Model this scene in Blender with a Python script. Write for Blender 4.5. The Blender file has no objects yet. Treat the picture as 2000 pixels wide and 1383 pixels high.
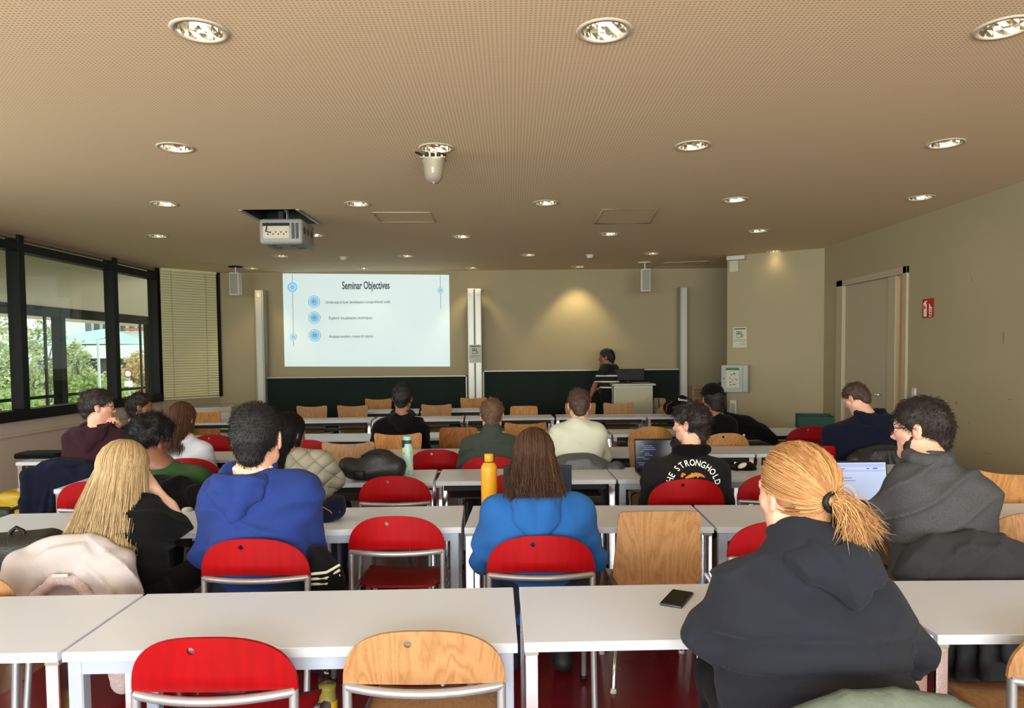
import bpy, bmesh, math, random
import numpy as np
from mathutils import Vector, Matrix, Euler
from mathutils.geometry import delaunay_2d_cdt
random.seed(7); RNG = np.random.default_rng(11)
SC = bpy.context.scene
COL = SC.collection
PI = math.pi
# ------------------------------------------------------------------ camera
F, PPX, PPY = 1390.0, 1000.0, 750.0
CAMZ = 1.585
PITCH, ROLL = math.atan(60 / F), 0.010
_f = Vector((0, math.cos(PITCH), -math.sin(PITCH)))
_r0 = Vector((1, 0, 0)); _u0 = Vector((0, math.sin(PITCH), math.cos(PITCH)))
_r = _r0 * math.cos(ROLL) - _u0 * math.sin(ROLL)
_u = _r0 * math.sin(ROLL) + _u0 * math.cos(ROLL)
cam = bpy.data.cameras.new('camera'); camo = bpy.data.objects.new('camera', cam); COL.objects.link(camo)
camo.matrix_world = Matrix(((_r.x, _u.x, -_f.x, 0), (_r.y, _u.y, -_f.y, 0), (_r.z, _u.z, -_f.z, CAMZ), (0, 0, 0, 1)))
cam.sensor_fit = 'HORIZONTAL'; cam.sensor_width = 36; cam.lens = 36 * F / 2000; cam.shift_y = (PPY - 691.5) / 2000
cam.clip_start = 0.05; cam.clip_end = 300
SC.camera = camo
def ray(px, py): return _f + _r * ((px - PPX) / F) - _u * ((py - PPY) / F)
def W(px, py, Y):                    # photo measurement -> point of the room at depth Y
    d = ray(px, py); t = Y / d.y; return Vector((d.x * t, Y, CAMZ + d.z * t))
def ZP(px, py, z):                   # ... -> point of the room at height z
    d = ray(px, py); t = (z - CAMZ) / d.z; return Vector((d.x * t, d.y * t, z))
def XP(px, py, X):                   # ... -> point of the room on a plane of constant X
    d = ray(px, py); t = X / d.x; return Vector((X, d.y * t, CAMZ + d.z * t))
# ------------------------------------------------------------------ world, light, exposure
SC.view_settings.view_transform = 'Standard'; SC.view_settings.look = 'None'
SC.view_settings.gamma = 1.0; SC.view_settings.use_curve_mapping = False
SC.view_settings.exposure = -0.15
CEIL = 3.0; WALLY = 12.2; LX = -5.65; RX = 4.36; REARY = -3.6
wd = bpy.data.worlds.new('overcast_sky'); SC.world = wd; wd.use_nodes = True
bg = wd.node_tree.nodes['Background']; bg.inputs[0].default_value = (0.93, 0.97, 1.0, 1); bg.inputs[1].default_value = 2.6
def area(name, loc, rot, sx, sy, power, color=(1, 1, 1), portal=False):
    l = bpy.data.lights.new(name, 'AREA'); l.shape = 'RECTANGLE'; l.size = sx; l.size_y = sy; l.energy = power; l.color = color
    if portal: l.cycles.is_portal = True
    o = bpy.data.objects.new(name, l); o.location = loc; o.rotation_euler = rot; COL.objects.link(o); return o
# daylight arriving at the rear windows (behind the photographer) and portals for the side glazing
area('daylight_rear_windows', (-0.2, REARY - 0.3, 1.9), (math.radians(124), 0, 0), 9.6, 2.0, 1480, (0.97, 0.985, 1.0))
area('daylight_side_windows', (LX - 0.35, 0.6, 1.9), (math.radians(112), 0, math.radians(-90)), 8.2, 2.0, 330, (0.97, 0.985, 1.0))
area('portal_side_windows', (LX - 0.12, 8.1, 1.95), (math.radians(90), 0, math.radians(-90)), 6.6, 2.0, 1, portal=True)
# ------------------------------------------------------------------ materials
def lin(c):
    return tuple(((v / 255) / 12.92 if v / 255 <= 0.04045 else ((v / 255 + 0.055) / 1.055) ** 2.4) for v in c)
MATS = {}
def mat(name, rgb, rough=0.6, metal=0.0, bump=0.0, bscale=200.0, var=0.0, vscale=6.0, emit=0.0, spec=0.5, stretch=(1, 1, 1), sheen=0.0, alpha=1.0):
    if name in MATS: return MATS[name]
    m = bpy.data.materials.new(name); m.use_nodes = True; nt = m.node_tree; b = nt.nodes['Principled BSDF']
    c = lin(rgb) + (1,)
    b.inputs['Base Color'].default_value = c; b.inputs['Roughness'].default_value = rough; b.inputs['Metallic'].default_value = metal
    b.inputs['Specular IOR Level'].default_value = spec
    if sheen: b.inputs['Sheen Weight'].default_value = sheen; b.inputs['Sheen Roughness'].default_value = 0.5
    if emit: b.inputs['Emission Color'].default_value = c; b.inputs['Emission Strength'].default_value = emit
    tc = nt.nodes.new('ShaderNodeTexCoord'); mp = nt.nodes.new('ShaderNodeMapping'); mp.inputs['Scale'].default_value = stretch
    nt.links.new(tc.outputs['Object'], mp.inputs['Vector'])
    if var:
        n = nt.nodes.new('ShaderNodeTexNoise'); n.inputs['Scale'].default_value = vscale; n.inputs['Detail'].default_value = 4
        nt.links.new(mp.outputs[0], n.inputs['Vector'])
        r = nt.nodes.new('ShaderNodeValToRGB')
        r.color_ramp.elements[0].position = 0.3; r.color_ramp.elements[1].position = 0.7
        r.color_ramp.elements[0].color = tuple(v * (1 - var) for v in c[:3]) + (1,)
        r.color_ramp.elements[1].color = tuple(min(1, v * (1 + var)) for v in c[:3]) + (1,)
        nt.links.new(n.outputs['Fac'], r.inputs[0]); nt.links.new(r.outputs[0], b.inputs['Base Color'])
    if bump:
        n2 = nt.nodes.new('ShaderNodeTexNoise'); n2.inputs['Scale'].default_value = bscale; n2.inputs['Detail'].default_value = 3
        nt.links.new(mp.outputs[0], n2.inputs['Vector'])
        bp = nt.nodes.new('ShaderNodeBump'); bp.inputs['Strength'].default_value = bump; bp.inputs['Distance'].default_value = 0.01
        nt.links.new(n2.outputs['Fac'], bp.inputs['Height']); nt.links.new(bp.outputs[0], b.inputs['Normal'])
    MATS[name] = m; return m
def hair_mat(name, dark, light, rough=0.45):
    if name in MATS: return MATS[name]
    m = bpy.data.materials.new(name); m.use_nodes = True; nt = m.node_tree; b = nt.nodes['Principled BSDF']
    g = nt.nodes.new('ShaderNodeNewGeometry'); r = nt.nodes.new('ShaderNodeValToRGB')
    r.color_ramp.elements[0].color = lin(dark) + (1,); r.color_ramp.elements[1].color = lin(light) + (1,)
    nt.links.new(g.outputs['Random Per Island'], r.inputs[0]); nt.links.new(r.outputs[0], b.inputs['Base Color'])
    b.inputs['Roughness'].default_value = rough; b.inputs['Specular IOR Level'].default_value = 0.2
    MATS[name] = m; return m
def wood_mat(name, a, b_, scale=1.0, rough=0.38, axis='Z'):
    if name in MATS: return MATS[name]
    m = bpy.data.materials.new(name); m.use_nodes = True; nt = m.node_tree; b = nt.nodes['Principled BSDF']
    tc = nt.nodes.new('ShaderNodeTexCoord'); mp = nt.nodes.new('ShaderNodeMapping')
    mp.inputs['Scale'].default_value = {'Z': (9 * scale, 9 * scale, 1.6 * scale), 'X': (1.6 * scale, 9 * scale, 9 * scale)}[axis]
    oi = nt.nodes.new('ShaderNodeObjectInfo'); va = nt.nodes.new('ShaderNodeVectorMath'); va.operation = 'SCALE'
    nt.links.new(oi.outputs['Location'], va.inputs[0]); va.inputs['Scale'].default_value = 3.7
    ad = nt.nodes.new('ShaderNodeVectorMath'); ad.operation = 'ADD'
    nt.links.new(tc.outputs['Object'], mp.inputs['Vector']); nt.links.new(mp.outputs[0], ad.inputs[0]); nt.links.new(va.outputs[0], ad.inputs[1])
    n = nt.nodes.new('ShaderNodeTexNoise'); n.inputs['Scale'].default_value = 1.1; n.inputs['Detail'].default_value = 2; n.inputs['Distortion'].default_value = 0.9
    nt.links.new(ad.outputs[0], n.inputs['Vector'])
    mul = nt.nodes.new('ShaderNodeMath'); mul.operation = 'MULTIPLY'; mul.inputs[1].default_value = 9
    nt.links.new(n.outputs['Fac'], mul.inputs[0])
    fr = nt.nodes.new('ShaderNodeMath'); fr.operation = 'PINGPONG'; fr.inputs[1].default_value = 0.5
    nt.links.new(mul.outputs[0], fr.inputs[0])
    n3 = nt.nodes.new('ShaderNodeTexNoise'); n3.inputs['Scale'].default_value = 30; n3.inputs['Detail'].default_value = 3
    nt.links.new(ad.outputs[0], n3.inputs['Vector'])
    mx = nt.nodes.new('ShaderNodeMath'); mx.operation = 'MULTIPLY_ADD'; mx.inputs[1].default_value = 1.3; 
    nt.links.new(fr.outputs[0], mx.inputs[0]); nt.links.new(n3.outputs['Fac'], mx.inputs[2])
    r = nt.nodes.new('ShaderNodeValToRGB'); r.color_ramp.elements[0].position = 0.3; r.color_ramp.elements[1].position = 1.0
    r.color_ramp.elements[0].color = lin(b_) + (1,); r.color_ramp.elements[1].color = lin(a) + (1,)
    nt.links.new(mx.outputs[0], r.inputs[0]); nt.links.new(r.outputs[0], b.inputs['Base Color'])
    b.inputs['Roughness'].default_value = rough
    MATS[name] = m; return m
def glass_mat(name, tint=(250, 252, 249), refl=0.5):
    if name in MATS: return MATS[name]
    m = bpy.data.materials.new(name); m.use_nodes = True; nt = m.node_tree; nt.nodes.remove(nt.nodes['Principled BSDF'])
    t = nt.nodes.new('ShaderNodeBsdfTransparent'); t.inputs[0].default_value = lin(tint) + (1,)
    g = nt.nodes.new('ShaderNodeBsdfGlossy'); g.inputs['Roughness'].default_value = 0.0
    lw = nt.nodes.new('ShaderNodeLayerWeight'); lw.inputs[0].default_value = 0.5
    pw = nt.nodes.new('ShaderNodeMath'); pw.operation = 'POWER'; pw.inputs[1].default_value = 5; nt.links.new(lw.outputs['Facing'], pw.inputs[0])
    fz = nt.nodes.new('ShaderNodeMath'); fz.operation = 'MULTIPLY_ADD'; fz.inputs[1].default_value = 0.9; fz.inputs[2].default_value = 0.02; nt.links.new(pw.outputs[0], fz.inputs[0])
    mx = nt.nodes.new('ShaderNodeMixShader'); nt.links.new(fz.outputs[0], mx.inputs[0]); nt.links.new(t.outputs[0], mx.inputs[1]); nt.links.new(g.outputs[0], mx.inputs[2])
    nt.links.new(mx.outputs[0], nt.nodes['Material Output'].inputs[0]); MATS[name] = m; return m
M_white = mat('white_paint', (198, 194, 182), 0.75)
M_wall = mat('wall_paint', (158, 145, 113), 0.85, bump=0.05, bscale=120, var=0.03, vscale=1.2)
M_dark = mat('dark_window_metal', (13, 14, 13), 0.5, 0.0, spec=0.25)
M_black = mat('black_plastic', (12, 12, 13), 0.55, spec=0.3)
M_lam = mat('white_laminate', (215, 222, 236), 0.33, spec=0.5)
M_edge = mat('white_edge_band', (190, 193, 200), 0.4)
M_whitemetal = mat('white_lacquered_steel', (156, 165, 182), 0.4)
M_silver = mat('silver_painted_tube', (168, 170, 174), 0.35, 0.6)
M_chrome = mat('chrome', (235, 235, 238), 0.08, 1.0)
M_red = mat('red_stained_plywood', (146, 2, 8), 0.45, spec=0.25, var=0.12, vscale=3, stretch=(12, 12, 1.5), bump=0.03, bscale=60)
M_beech = wood_mat('beech_plywood', (174, 130, 86), (148, 104, 62), 1.0)
M_beech2 = wood_mat('honey_plywood', (190, 136, 78), (158, 100, 50), 0.9)
M_beech3 = wood_mat('dull_beech_plywood', (178, 138, 100), (154, 112, 78), 1.0)
M_oak = wood_mat('brown_plywood', (168, 108, 52), (128, 76, 34), 1.0)
# ------------------------------------------------------------------ mesh helpers
def link(o, parent=None):
    COL.objects.link(o)
    if parent is not None: o.parent = parent
    return o
def tag(o, label=None, cat=None, group=None, kind=None):
    if label: o['label'] = label
    if cat: o['category'] = cat
    if group: o['group'] = group
    if kind: o['kind'] = kind
    return o
def thing(name, label, cat, loc=(0, 0, 0), rz=0.0, group=None):
    o = bpy.data.objects.new(name, None); COL.objects.link(o); o.empty_display_size = 0.1
    o.location = loc; o.rotation_euler = (0, 0, rz); return tag(o, label, cat, group)
def meshobj(name, v, f, m, parent=None, smooth=False, mats=None, fm=None):
    me = bpy.data.meshes.new(name); me.from_pydata([tuple(p) for p in v] if not isinstance(v, np.ndarray) else v.tolist(), [], f if not isinstance(f, np.ndarray) else f.tolist())
    for q in (mats or [m]): me.materials.append(q)
    if smooth: me.polygons.foreach_set('use_smooth', [True] * len(me.polygons))
    if fm is not None: me.polygons.foreach_set('material_index', fm)
    me.update(); o = bpy.data.objects.new(name, me); return link(o, parent)
class MB:
    def __init__(s): s.v = []; s.f = []; s.sm = []
    def add(s, v, f, smooth=False):
        n = len(s.v); s.v += [tuple(p) for p in v]; s.f += [tuple(i + n for i in q) for q in f]; s.sm += [smooth] * len(f); return s
    def box(s, a, b, M=None):
        x0, y0, z0 = a; x1, y1, z1 = b
        v = [Vector(p) for p in ((x0, y0, z0), (x1, y0, z0), (x1, y1, z0), (x0, y1, z0), (x0, y0, z1), (x1, y0, z1), (x1, y1, z1), (x0, y1, z1))]
        if M is not None: v = [M @ p for p in v]
        return s.add(v, [(0, 3, 2, 1), (4, 5, 6, 7), (0, 1, 5, 4), (1, 2, 6, 5), (2, 3, 7, 6), (3, 0, 4, 7)])
    def rbox(s, a, b, r, M=None, seg=2):
        bm = bmesh.new(); bmesh.ops.create_cube(bm, size=1.0)
        c = [(a[i] + b[i]) / 2 for i in range(3)]; d = [b[i] - a[i] for i in range(3)]
        for v in bm.verts: v.co = Vector((c[0] + v.co.x * d[0], c[1] + v.co.y * d[1], c[2] + v.co.z * d[2]))
        bmesh.ops.bevel(bm, geom=list(bm.edges), offset=r, segments=seg, affect='EDGES', profile=0.5)
        bm.verts.index_update(); v = [M @ q.co if M is not None else q.co.copy() for q in bm.verts]; f = [[q.index for q in p.verts] for p in bm.faces]; bm.free()
        return s.add(v, f, seg > 1)
    def tube(s, pts, r, n=8, cap=True, closed=False, smooth=True):
        P = [Vector(p) for p in pts]; N = len(P); R = r if isinstance(r, (list, tuple, np.ndarray)) else [r] * N
        t0 = (P[1] - P[0]).normalized(); a = Vector((0, 0, 1)) if abs(t0.z) < 0.9 else Vector((1, 0, 0)); nrm = t0.cross(a).normalized()
        v = []; f = []
        for i, p in enumerate(P):
            if closed: t = (P[(i + 1) % N] - P[i - 1])
            else: t = (P[min(i + 1, N - 1)] - P[max(i - 1, 0)])
            if t.length < 1e-9: t = t0
            t = t.normalized(); nrm = (nrm - t * nrm.dot(t)); nrm = nrm.normalized() if nrm.length > 1e-6 else t.orthogonal().normalized(); bi = t.cross(nrm)
            for k in range(n): an = 2 * PI * k / n; v.append(p + (nrm * math.cos(an) + bi * math.sin(an)) * R[i])
        for i in range(N if closed else N - 1):
            j = (i + 1) % N
            for k in range(n): f.append((i * n + k, i * n + (k + 1) % n, j * n + (k + 1) % n, j * n + k))
        s.add(v, f, smooth)
        if cap and not closed: s.add(v[:n], [tuple(range(n))[::-1]]); s.add(v[-n:], [tuple(range(n))])
        return s
    def lathe(s, prof, n=24, M=None, smooth=True, caps=True):
        v = []; f = []; m = len(prof)
        for i in range(n):
            a = 2 * PI * i / n
            for (r, z) in prof: q = Vector((r * math.cos(a), r * math.sin(a), z)); v.append(M @ q if M is not None else q)
        for i in range(n):
            j = (i + 1) % n
            for k in range(m - 1): f.append((i * m + k, j * m + k, j * m + k + 1, i * m + k + 1))
        s.add(v, f, smooth); return s
    def poly(s, pts): return s.add(pts, [tuple(range(len(pts)))])
    def build(s, name, m, parent=None):
        o = meshobj(name, s.v, s.f, m, parent); o.data.polygons.foreach_set('use_smooth', s.sm); return o
def plate(outline, holes, t, bend, grid=0.045):
    """thin bent panel: outline and holes in (x,z); bend(x,z)-> y ; thickness t along y"""
    pts = list(outline); edges = [(i, (i + 1) % len(outline)) for i in range(len(outline))]
    for h in holes:
        n = len(pts); pts += h; edges += [(n + i, n + (i + 1) % len(h)) for i in range(len(h))]
    def inside(p, poly):
        c = False; j = len(poly) - 1
        for i in range(len(poly)):
            if (poly[i][1] > p[1]) != (poly[j][1] > p[1]) and p[0] < (poly[j][0] - poly[i][0]) * (p[1] - poly[i][1]) / (poly[j][1] - poly[i][1]) + poly[i][0]: c = not c
            j = i
        return c
    xs = [p[0] for p in outline]; zs = [p[1] for p in outline]
    x = min(xs) + grid / 2
    while x < max(xs):
        z = min(zs) + grid / 2
        while z < max(zs):
            if inside((x, z), outline) and not any(inside((x, z), h) for h in holes): pts.append((x, z))
            z += grid
        x += grid
    vo, eo, fo, _, _, _ = delaunay_2d_cdt([Vector(p) for p in pts], edges, [], 0, 1e-5)
    fs = []
    for q in fo:
        c = sum((vo[i] for i in q), Vector((0, 0))) / len(q)
        if inside(c, outline) and not any(inside(c, h) for h in holes): fs.append(q)
    n = len(vo); v = [(p.x, bend(p.x, p.y), p.y) for p in vo] + [(p.x, bend(p.x, p.y) + t, p.y) for p in vo]
    cnt = {}
    for q in fs:
        for a, b in zip(q, list(q[1:]) + [q[0]]): cnt[(a, b)] = cnt.get((a, b), 0) + 1
    f = [tuple(q) for q in fs] + [tuple(i + n for i in q[::-1]) for q in fs]
    side = []
    for (a, b) in [e for e in cnt if (e[1], e[0]) not in cnt]: k = len(v); v += [v[b], v[a], v[a + n], v[b + n]]; side.append((k, k + 1, k + 2, k + 3))
    return v, f + side, [True] * len(f) + [False] * len(side)
def circ(cx, cz, r, n=14): return [(cx + r * math.cos(2 * PI * i / n), cz + r * math.sin(2 * PI * i / n)) for i in range(n)]
def struct(name, mb, m, label=None): o = mb.build(name, m); o['kind'] = 'structure'; 
def copy_tree(o, parent=None):
    c = o.copy(); COL.objects.link(c); c.parent = parent
    for ch in list(o.children): copy_tree(ch, c)
    return c
def text(name, body, m, M, size, parent=None, xs=1.0, align='CENTER', ext=0.0008, bold=0.0, space=1.0):
    cu = bpy.data.curves.new(name, 'FONT'); cu.body = body; cu.size = size; cu.align_x = align; cu.align_y = 'CENTER'; cu.extrude = ext; cu.offset = bold; cu.space_character = space
    cu.resolution_u = 3; tmp = bpy.data.objects.new('tmp_text', cu); COL.objects.link(tmp); bpy.context.view_layer.update()
    me = bpy.data.meshes.new_from_object(tmp.evaluated_get(bpy.context.evaluated_depsgraph_get())); bpy.data.objects.remove(tmp); bpy.data.curves.remove(cu)
    me.materials.clear(); me.materials.append(m); o = bpy.data.objects.new(name, me); o['kind'] = 'stuff'; link(o, parent); o.matrix_local = M @ Matrix.Diagonal((xs, 1, 1, 1)); return o
# ------------------------------------------------------------------ implicit surfaces (for soft shapes, clothes, people)
class SDF:
    def __init__(s, res): s.res = res; s.p = []; s.disp = None; s.clip = []
    def cap(s, a, b, ra, rb=None, k=0.03, sc=None, op='u'):
        a = np.array(a, float); b = np.array(b, float); rb = ra if rb is None else rb
        s.p.append(('c', a, b, ra, rb, k, np.array(sc if sc else (1, 1, 1), float), op)); return s
    def chain(s, pts, rs, k=0.03, sc=None):
        for i in range(len(pts) - 1): s.cap(pts[i], pts[i + 1], rs[i], rs[i + 1], k, sc)
        return s
    def ell(s, c, r, k=0.03, R=None, op='u'):
        s.p.append(('e', np.array(c, float), np.array(r, float), k, None if R is None else np.array(R, float), op)); return s
    def box(s, c, h, r, k=0.02, R=None, op='u'):
        s.p.append(('b', np.array(c, float), np.array(h, float), r, k, None if R is None else np.array(R, float), op)); return s
    def half(s, n, c): s.clip.append((np.array(n, float), c)); return s       # removes n.p > c
    def bounds(s, q):
        if q[0] == 'c': m = max(q[3], q[4]) / min(1, q[6].min()); return np.minimum(q[1], q[2]) - m, np.maximum(q[1], q[2]) + m
        if q[0] == 'e': m = q[2] if q[4] is None else np.full(3, q[2].max()); return q[1] - m, q[1] + m
        m = (q[2] + q[3]) if q[5] is None else np.full(3, np.linalg.norm(q[2]) + q[3]); return q[1] - m, q[1] + m
    def mesh(s):
        h = s.res; lo = np.full(3, 1e9); hi = -lo
        for q in s.p:
            if q[-1] == 'u': a, b = s.bounds(q); lo = np.minimum(lo, a); hi = np.maximum(hi, b)
        lo = lo - 4 * h - 0.015; n = np.ceil((hi + 4 * h + 0.015 - lo) / h).astype(int) + 1
        D = np.full(n, 1.0, np.float32); ax = [lo[i] + h * np.arange(n[i]) for i in range(3)]
        for q in s.p:
            k = q[5] if q[0] == 'c' else q[3] if q[0] == 'e' else q[4]
            a, b = s.bounds(q); mg = k + 3 * h + 0.012
            i0 = np.clip(np.floor((a - mg - lo) / h).astype(int), 0, n); i1 = np.clip(np.ceil((b + mg - lo) / h).astype(int) + 1, 0, n)
            if (i1 <= i0).any(): continue
            sl = tuple(slice(i0[i], i1[i]) for i in range(3))
            X, Y, Z = np.meshgrid(ax[0][sl[0]], ax[1][sl[1]], ax[2][sl[2]], indexing='ij')
            if q[0] == 'c':
                _, A, B, ra, rb, k, scl, op = q; ba = (B - A) * scl; den = max(1e-9, ba @ ba)
                px, py, pz = (X - A[0]) * scl[0], (Y - A[1]) * scl[1], (Z - A[2]) * scl[2]
                t = np.clip((px * ba[0] + py * ba[1] + pz * ba[2]) / den, 0, 1)
                d = (np.sqrt((px - ba[0] * t) ** 2 + (py - ba[1] * t) ** 2 + (pz - ba[2] * t) ** 2) - (ra + (rb - ra) * t)) / scl.max()
            else:
                R = q[4] if q[0] == 'e' else q[5]; c = q[1]
                px, py, pz = X - c[0], Y - c[1], Z - c[2]
                if R is not None: px, py, pz = (R[0, 0] * px + R[1, 0] * py + R[2, 0] * pz, R[0, 1] * px + R[1, 1] * py + R[2, 1] * pz, R[0, 2] * px + R[1, 2] * py + R[2, 2] * pz)
                if q[0] == 'e':
                    r = q[2]; op = q[5]; k0 = np.sqrt((px / r[0]) ** 2 + (py / r[1]) ** 2 + (pz / r[2]) ** 2); k1 = np.sqrt((px / r[0] ** 2) ** 2 + (py / r[1] ** 2) ** 2 + (pz / r[2] ** 2) ** 2) + 1e-9
                    d = k0 * (k0 - 1) / k1
                else:
                    hh = q[2]; op = q[6]; qx, qy, qz = np.abs(px) - hh[0], np.abs(py) - hh[1], np.abs(pz) - hh[2]
                    d = np.sqrt(np.maximum(qx, 0) ** 2 + np.maximum(qy, 0) ** 2 + np.maximum(qz, 0) ** 2) + np.minimum(np.maximum(qx, np.maximum(qy, qz)), 0) - q[3]
            cur = D[sl]
            if op == 'u':
                hm = np.maximum(k - np.abs(cur - d), 0) / max(k, 1e-6); D[sl] = np.minimum(cur, d) - hm * hm * k * 0.25
            else:
                d = -d; hm = np.maximum(k - np.abs(cur - d), 0) / max(k, 1e-6); D[sl] = np.maximum(cur, d) + hm * hm * k * 0.25
        if s.clip or s.disp:
            X, Y, Z = np.meshgrid(*ax, indexing='ij')
            for nn, c in s.clip: D = np.maximum(D, (nn[0] * X + nn[1] * Y + nn[2] * Z - c) / np.linalg.norm(nn))
            if s.disp:
                m = np.abs(D) < 0.04; D[m] += s.disp(X[m], Y[m], Z[m])
        return nets(D.astype(np.float32), lo, h)
    def build(s, name, m, parent=None, M=None):
        v, f = s.mesh()
        if M is not None:
            A = np.array(M); v = v @ A[:3, :3].T + A[:3, 3]
        return meshobj(name, v, f, m, parent, smooth=True)
def nets(D, lo, h):
    S = D < 0; nx, ny, nz = D.shape
    c = np.zeros((nx - 1, ny - 1, nz - 1), np.int8)
    for i in (0, 1):
        for j in (0, 1):
            for k in (0, 1): c += S[i:nx - 1 + i, j:ny - 1 + j, k:nz - 1 + k]
    idx = np.argwhere((c > 0) & (c < 8)); N = len(idx)
    if N == 0: return np.zeros((0, 3)), []
    ID = np.full(c.shape, -1, np.int64); ID[tuple(idx.T)] = np.arange(N)
    acc = np.zeros((N, 3)); cnt = np.zeros(N); corners = [(i, j, k) for i in (0, 1) for j in (0, 1) for k in (0, 1)]
    for a in corners:
        for ax in range(3):
            if a[ax] == 1: continue
            b = list(a); b[ax] = 1
            da = D[idx[:, 0] + a[0], idx[:, 1] + a[1], idx[:, 2] + a[2]].astype(float); db = D[idx[:, 0] + b[0], idx[:, 1] + b[1], idx[:, 2] + b[2]].astype(float)
            x = (da < 0) != (db < 0); t = np.where(x, da / np.where(x, da - db, 1), 0)
            P = np.array(a, float)[None] + (np.array(b) - np.array(a))[None] * t[:, None]; acc += P * x[:, None]; cnt += x
    V = (idx + acc / np.maximum(cnt, 1)[:, None]) * h + lo
    faces = []
    for ax in range(3):
        b, c2 = (ax + 1) % 3, (ax + 2) % 3
        s0 = [slice(None)] * 3; s1 = [slice(None)] * 3; s0[ax] = slice(0, -1); s1[ax] = slice(1, None)
        A = S[tuple(s0)]; B = S[tuple(s1)]; e = np.argwhere(A != B)
        e = e[(e[:, b] > 0) & (e[:, c2] > 0) & (e[:, b] < D.shape[b] - 1) & (e[:, c2] < D.shape[c2] - 1)]
        def g(db, dc):
            q = e.copy(); q[:, b] -= db; q[:, c2] -= dc; return ID[tuple(q.T)]
        Q = np.stack([g(1, 1), g(0, 1), g(0, 0), g(1, 0)], 1); fl = A[tuple(e.T)]
        Q[~fl] = Q[~fl][:, ::-1]; faces.append(Q)
    Fq = np.concatenate(faces); Fq = Fq[(Fq >= 0).all(1)]
    return V, Fq
def rot3(yaw=0, pitch=0, roll=0):
    return np.array(Matrix.Rotation(yaw, 3, 'Z') @ Matrix.Rotation(pitch, 3, 'X') @ Matrix.Rotation(roll, 3, 'Y'))
def folds(seed, amp=0.006, freq=26.0, warp=0.06, zs=1.0, zx=0.35):
    r = np.random.default_rng(seed); ph = r.uniform(0, 6.28, 12)
    def fn(X, Y, Z):
        a = np.sin(X * 7 + ph[0] + 2 * np.sin(Z * 5 + ph[1])) + np.sin(Y * 9 + ph[2] + Z * 4); b = np.sin(X * 4.3 - Z * 6.1 + ph[3]) + np.sin(Y * 5 + X * 3 + ph[4])
        q = freq * (zs * Z + zx * X * np.sin(ph[5]) + 0.2 * Y + warp * a); w = np.clip(0.5 + 0.5 * b, 0, 1)
        return -amp * w * (1 - np.abs(np.sin(q))) ** 2 * 1.6 + amp * 0.35 * np.sin(X * 23 + 9 * np.sin(Z * 7 + ph[6]) + ph[7]) * np.sin(Z * 17 + Y * 11 + ph[8])
    return fn
def lumps(seed, amp, freq):
    r = np.random.default_rng(seed); K = r.normal(size=(7, 3)) ; K *= (freq * r.uniform(0.6, 1.6, 7) / np.linalg.norm(K, axis=1))[:, None]; ph = r.uniform(0, 6.28, 7)
    def fn(X, Y, Z):
        s = 0
        for i in range(7): s = s + np.sin(K[i, 0] * X + K[i, 1] * Y + K[i, 2] * Z + ph[i])
        return amp * s / 3
    return fn
def strands(name, paths, r0, m, parent, sides=3, r1=0.25, kind='stuff'):
    """thin tapered tubes along polylines, one mesh; paths: (S,K,3) array"""
    P = np.asarray(paths, float); S, K, _ = P.shape
    T = np.gradient(P, axis=1); T /= np.linalg.norm(T, axis=2, keepdims=True) + 1e-9
    ref = np.where(np.abs(T[:, 0, 2:3]) < 0.8, np.array([0, 0, 1.0]), np.array([1.0, 0, 0])); N = np.zeros_like(P); N[:, 0] = np.cross(T[:, 0], ref)
    for i in range(K):
        q = N[:, max(i - 1, 0)]; q = q - T[:, i] * (q * T[:, i]).sum(1)[:, None]; N[:, i] = q / (np.linalg.norm(q, axis=1)[:, None] + 1e-9)
    B = np.cross(T, N)
    rad = (r0 if np.ndim(r0) == 0 else np.asarray(r0)[:, None]) * np.linspace(1, r1, K)[None] * np.ones((S, 1)); rad[:, 0] *= 0.08; rad[:, -1] *= 0.3
    V = np.stack([P + rad[..., None] * (N * math.cos(2 * PI * k / sides) + B * math.sin(2 * PI * k / sides)) for k in range(sides)], 2).reshape(-1, 3)
    base = (np.arange(S)[:, None] * K + np.arange(K - 1)[None]) * sides; Fs = []
    for k in range(sides):
        k2 = (k + 1) % sides; Fs.append(np.stack([base + k, base + k2, base + sides + k2, base + sides + k], -1).reshape(-1, 4))
    o = meshobj(name, V, np.concatenate(Fs), m, parent, smooth=True)
    if kind: o['kind'] = kind
    return o
# ================================================================== ROOM SHELL
M_ceil = mat('perforated_ceiling_board', (226, 194, 152), 0.9)
nt = M_ceil.node_tree; _b = nt.nodes['Principled BSDF']
_tc = nt.nodes.new('ShaderNodeTexCoord'); _s = nt.nodes.new('ShaderNodeVectorMath'); _s.operation = 'SCALE'; _s.inputs['Scale'].default_value = 48
_fr = nt.nodes.new('ShaderNodeVectorMath'); _fr.operation = 'FRACTION'; _sb = nt.nodes.new('ShaderNodeVectorMath'); _sb.operation = 'SUBTRACT'; _sb.inputs[1].default_value = (0.5, 0.5, 0)
_mz = nt.nodes.new('ShaderNodeVectorMath'); _mz.operation = 'MULTIPLY'; _mz.inputs[1].default_value = (1, 1, 0)
_ln = nt.nodes.new('ShaderNodeVectorMath'); _ln.operation = 'LENGTH'; _mr = nt.nodes.new('ShaderNodeMapRange'); _mr.inputs[1].default_value = 0.2; _mr.inputs[2].default_value = 0.3
_mx = nt.nodes.new('ShaderNodeMix'); _mx.data_type = 'RGBA'; _mx.inputs['A'].default_value = lin((190, 167, 134)) + (1,); _mx.inputs['B'].default_value = lin((230, 206, 168)) + (1,)
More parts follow.
